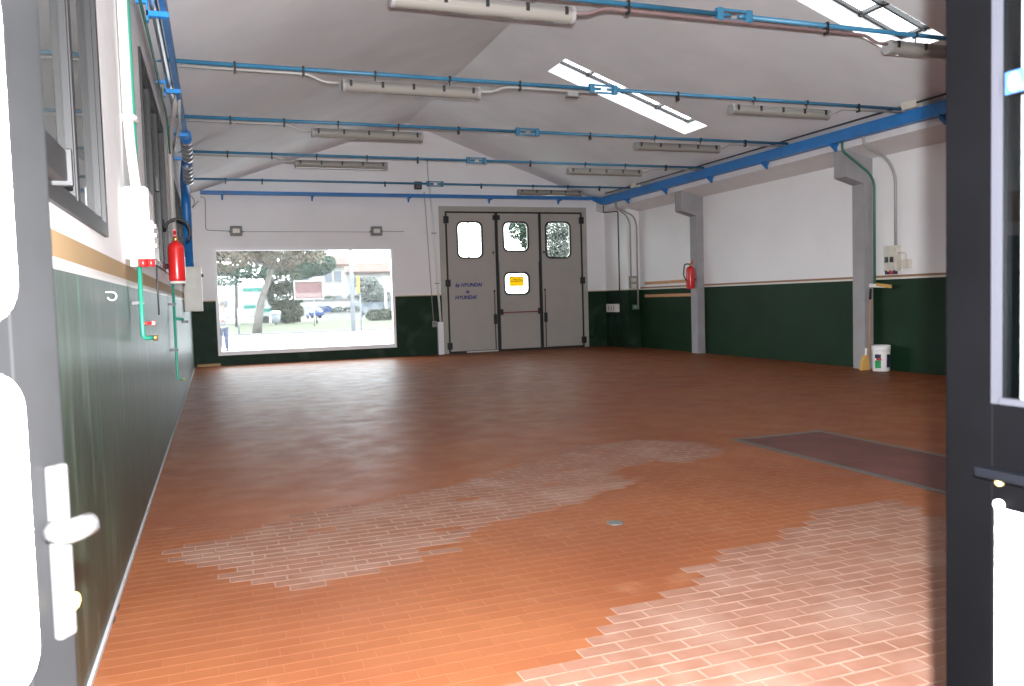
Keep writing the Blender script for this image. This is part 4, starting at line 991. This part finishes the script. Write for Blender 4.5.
car('white car parked at the end of the row', 18.0, 112, math.radians(10), 'car_white', 4.2, 1.35)
# ------------------------------------------------------------------ person on the street
def skin_body(name, joints, bones, material, parent, root=0):
    me = bpy.data.meshes.new(name); off = parent.location
    me.from_pydata([tuple(Vector(j[0])-off) for j in joints], bones, []); o = bpy.data.objects.new(name, me); COL.objects.link(o); o.parent = parent
    md = o.modifiers.new('skin', 'SKIN'); md.use_smooth_shade = True
    for i, j in enumerate(joints): me.skin_vertices[0].data[i].radius = j[1] if isinstance(j[1], tuple) else (j[1], j[1])
    me.skin_vertices[0].data[root].use_root = True
    sd = o.modifiers.new('sub', 'SUBSURF'); sd.levels = 1; sd.render_levels = 2
    me.materials.append(M[material]); return o
PX, PY = .80, 33.5
pe = thing('person', 'person in pale shirt and dark trousers standing in the street outside the window', 'person', (PX, PY, G))
def P(x, y, z): return (PX+x, PY+y, G+z)
body = [(P(0, 0, 1.0), (.16, .12)), (P(0, 0, 1.2), (.16, .12)), (P(0, 0, 1.42), (.18, .12)), (P(0, 0, 1.56), (.07, .07)), (P(.02, -.02, 1.66), (.07, .075)), (P(.02, -.03, 1.78), (.085, .10)), (P(.02, -.02, 1.86), (.07, .08)),
        (P(.20, 0, 1.48), .065), (P(.27, -.02, 1.22), .05), (P(.12, -.22, 1.18), .042), (P(.03, -.28, 1.20), .04),
        (P(-.20, 0, 1.48), .065), (P(-.26, -.02, 1.22), .05), (P(-.12, -.22, 1.14), .042), (P(-.02, -.27, 1.16), .04)]
skin_body('body', body, [(0, 1), (1, 2), (2, 3), (3, 4), (4, 5), (5, 6), (2, 7), (7, 8), (8, 9), (9, 10), (2, 11), (11, 12), (12, 13), (13, 14)], 'skin', pe)
sh = [(P(0, 0, .98), (.185, .145)), (P(0, 0, 1.2), (.18, .14)), (P(0, 0, 1.42), (.2, .14)), (P(0, 0, 1.53), (.09, .09)), (P(.20, 0, 1.48), .085), (P(.275, -.02, 1.22), .068), (P(.15, -.19, 1.185), .058), (P(-.20, 0, 1.48), .085), (P(-.265, -.02, 1.22), .068), (P(-.15, -.19, 1.15), .058)]
skin_body('shirt', sh, [(0, 1), (1, 2), (2, 3), (2, 4), (4, 5), (5, 6), (2, 7), (7, 8), (8, 9)], 'shirt', pe)
tr_ = [(P(0, 0, 1.0), (.18, .13))]
ed = []
for s in (-1, 1):
    k = len(tr_); tr_ += [(P(s*.10, 0, .9), .11), (P(s*.11, -.01, .52), .085), (P(s*.12, .02, .08), .065)]; ed += [(0, k), (k, k+1), (k+1, k+2)]
skin_body('trousers', tr_, ed, 'trousers', pe)
for s in (-1, 1):
    mb = MB(); mb.box(PX+s*.12-.05, PX+s*.12+.05, PY-.18, PY+.08, G, G+.09, .03); mb.build('shoe', 'black_rubber', pe)
MB().sphere((PX+.02, PY+.0, G+1.83), .115, (1, 1.08, .98)).build('hair', 'hair', pe)
mb = MB()
for hx, hz in ((.03, 1.20), (-.02, 1.16)):
    for k in range(4): mb.tube([(PX+hx, PY-.27, G+hz+.02-k*.018), (PX+hx+(-.05 if hx > 0 else .05), PY-.31, G+hz+.02-k*.018), (PX+hx+(-.075 if hx > 0 else .075), PY-.29, G+hz+.02-k*.018)], .009, 6)
    mb.tube([(PX+hx, PY-.27, G+hz+.03), (PX+hx, PY-.31, G+hz+.06)], .010, 6)
mb.build('fingers', 'skin', pe)
mb = MB(); mb.sphere((PX+.02, PY-.135, G+1.745), .014); mb.sphere((PX-.075, PY-.03, G+1.75), .02, (.5, 1, 1.4)); mb.sphere((PX+.115, PY-.03, G+1.75), .02, (.5, 1, 1.4)); mb.build('nose_and_ears', 'skin', pe)
mb = MB(); mb.sphere((PX-.015, PY-.118, G+1.775), .010); mb.sphere((PX+.055, PY-.118, G+1.775), .010); mb.build('eyes', 'hair', pe)
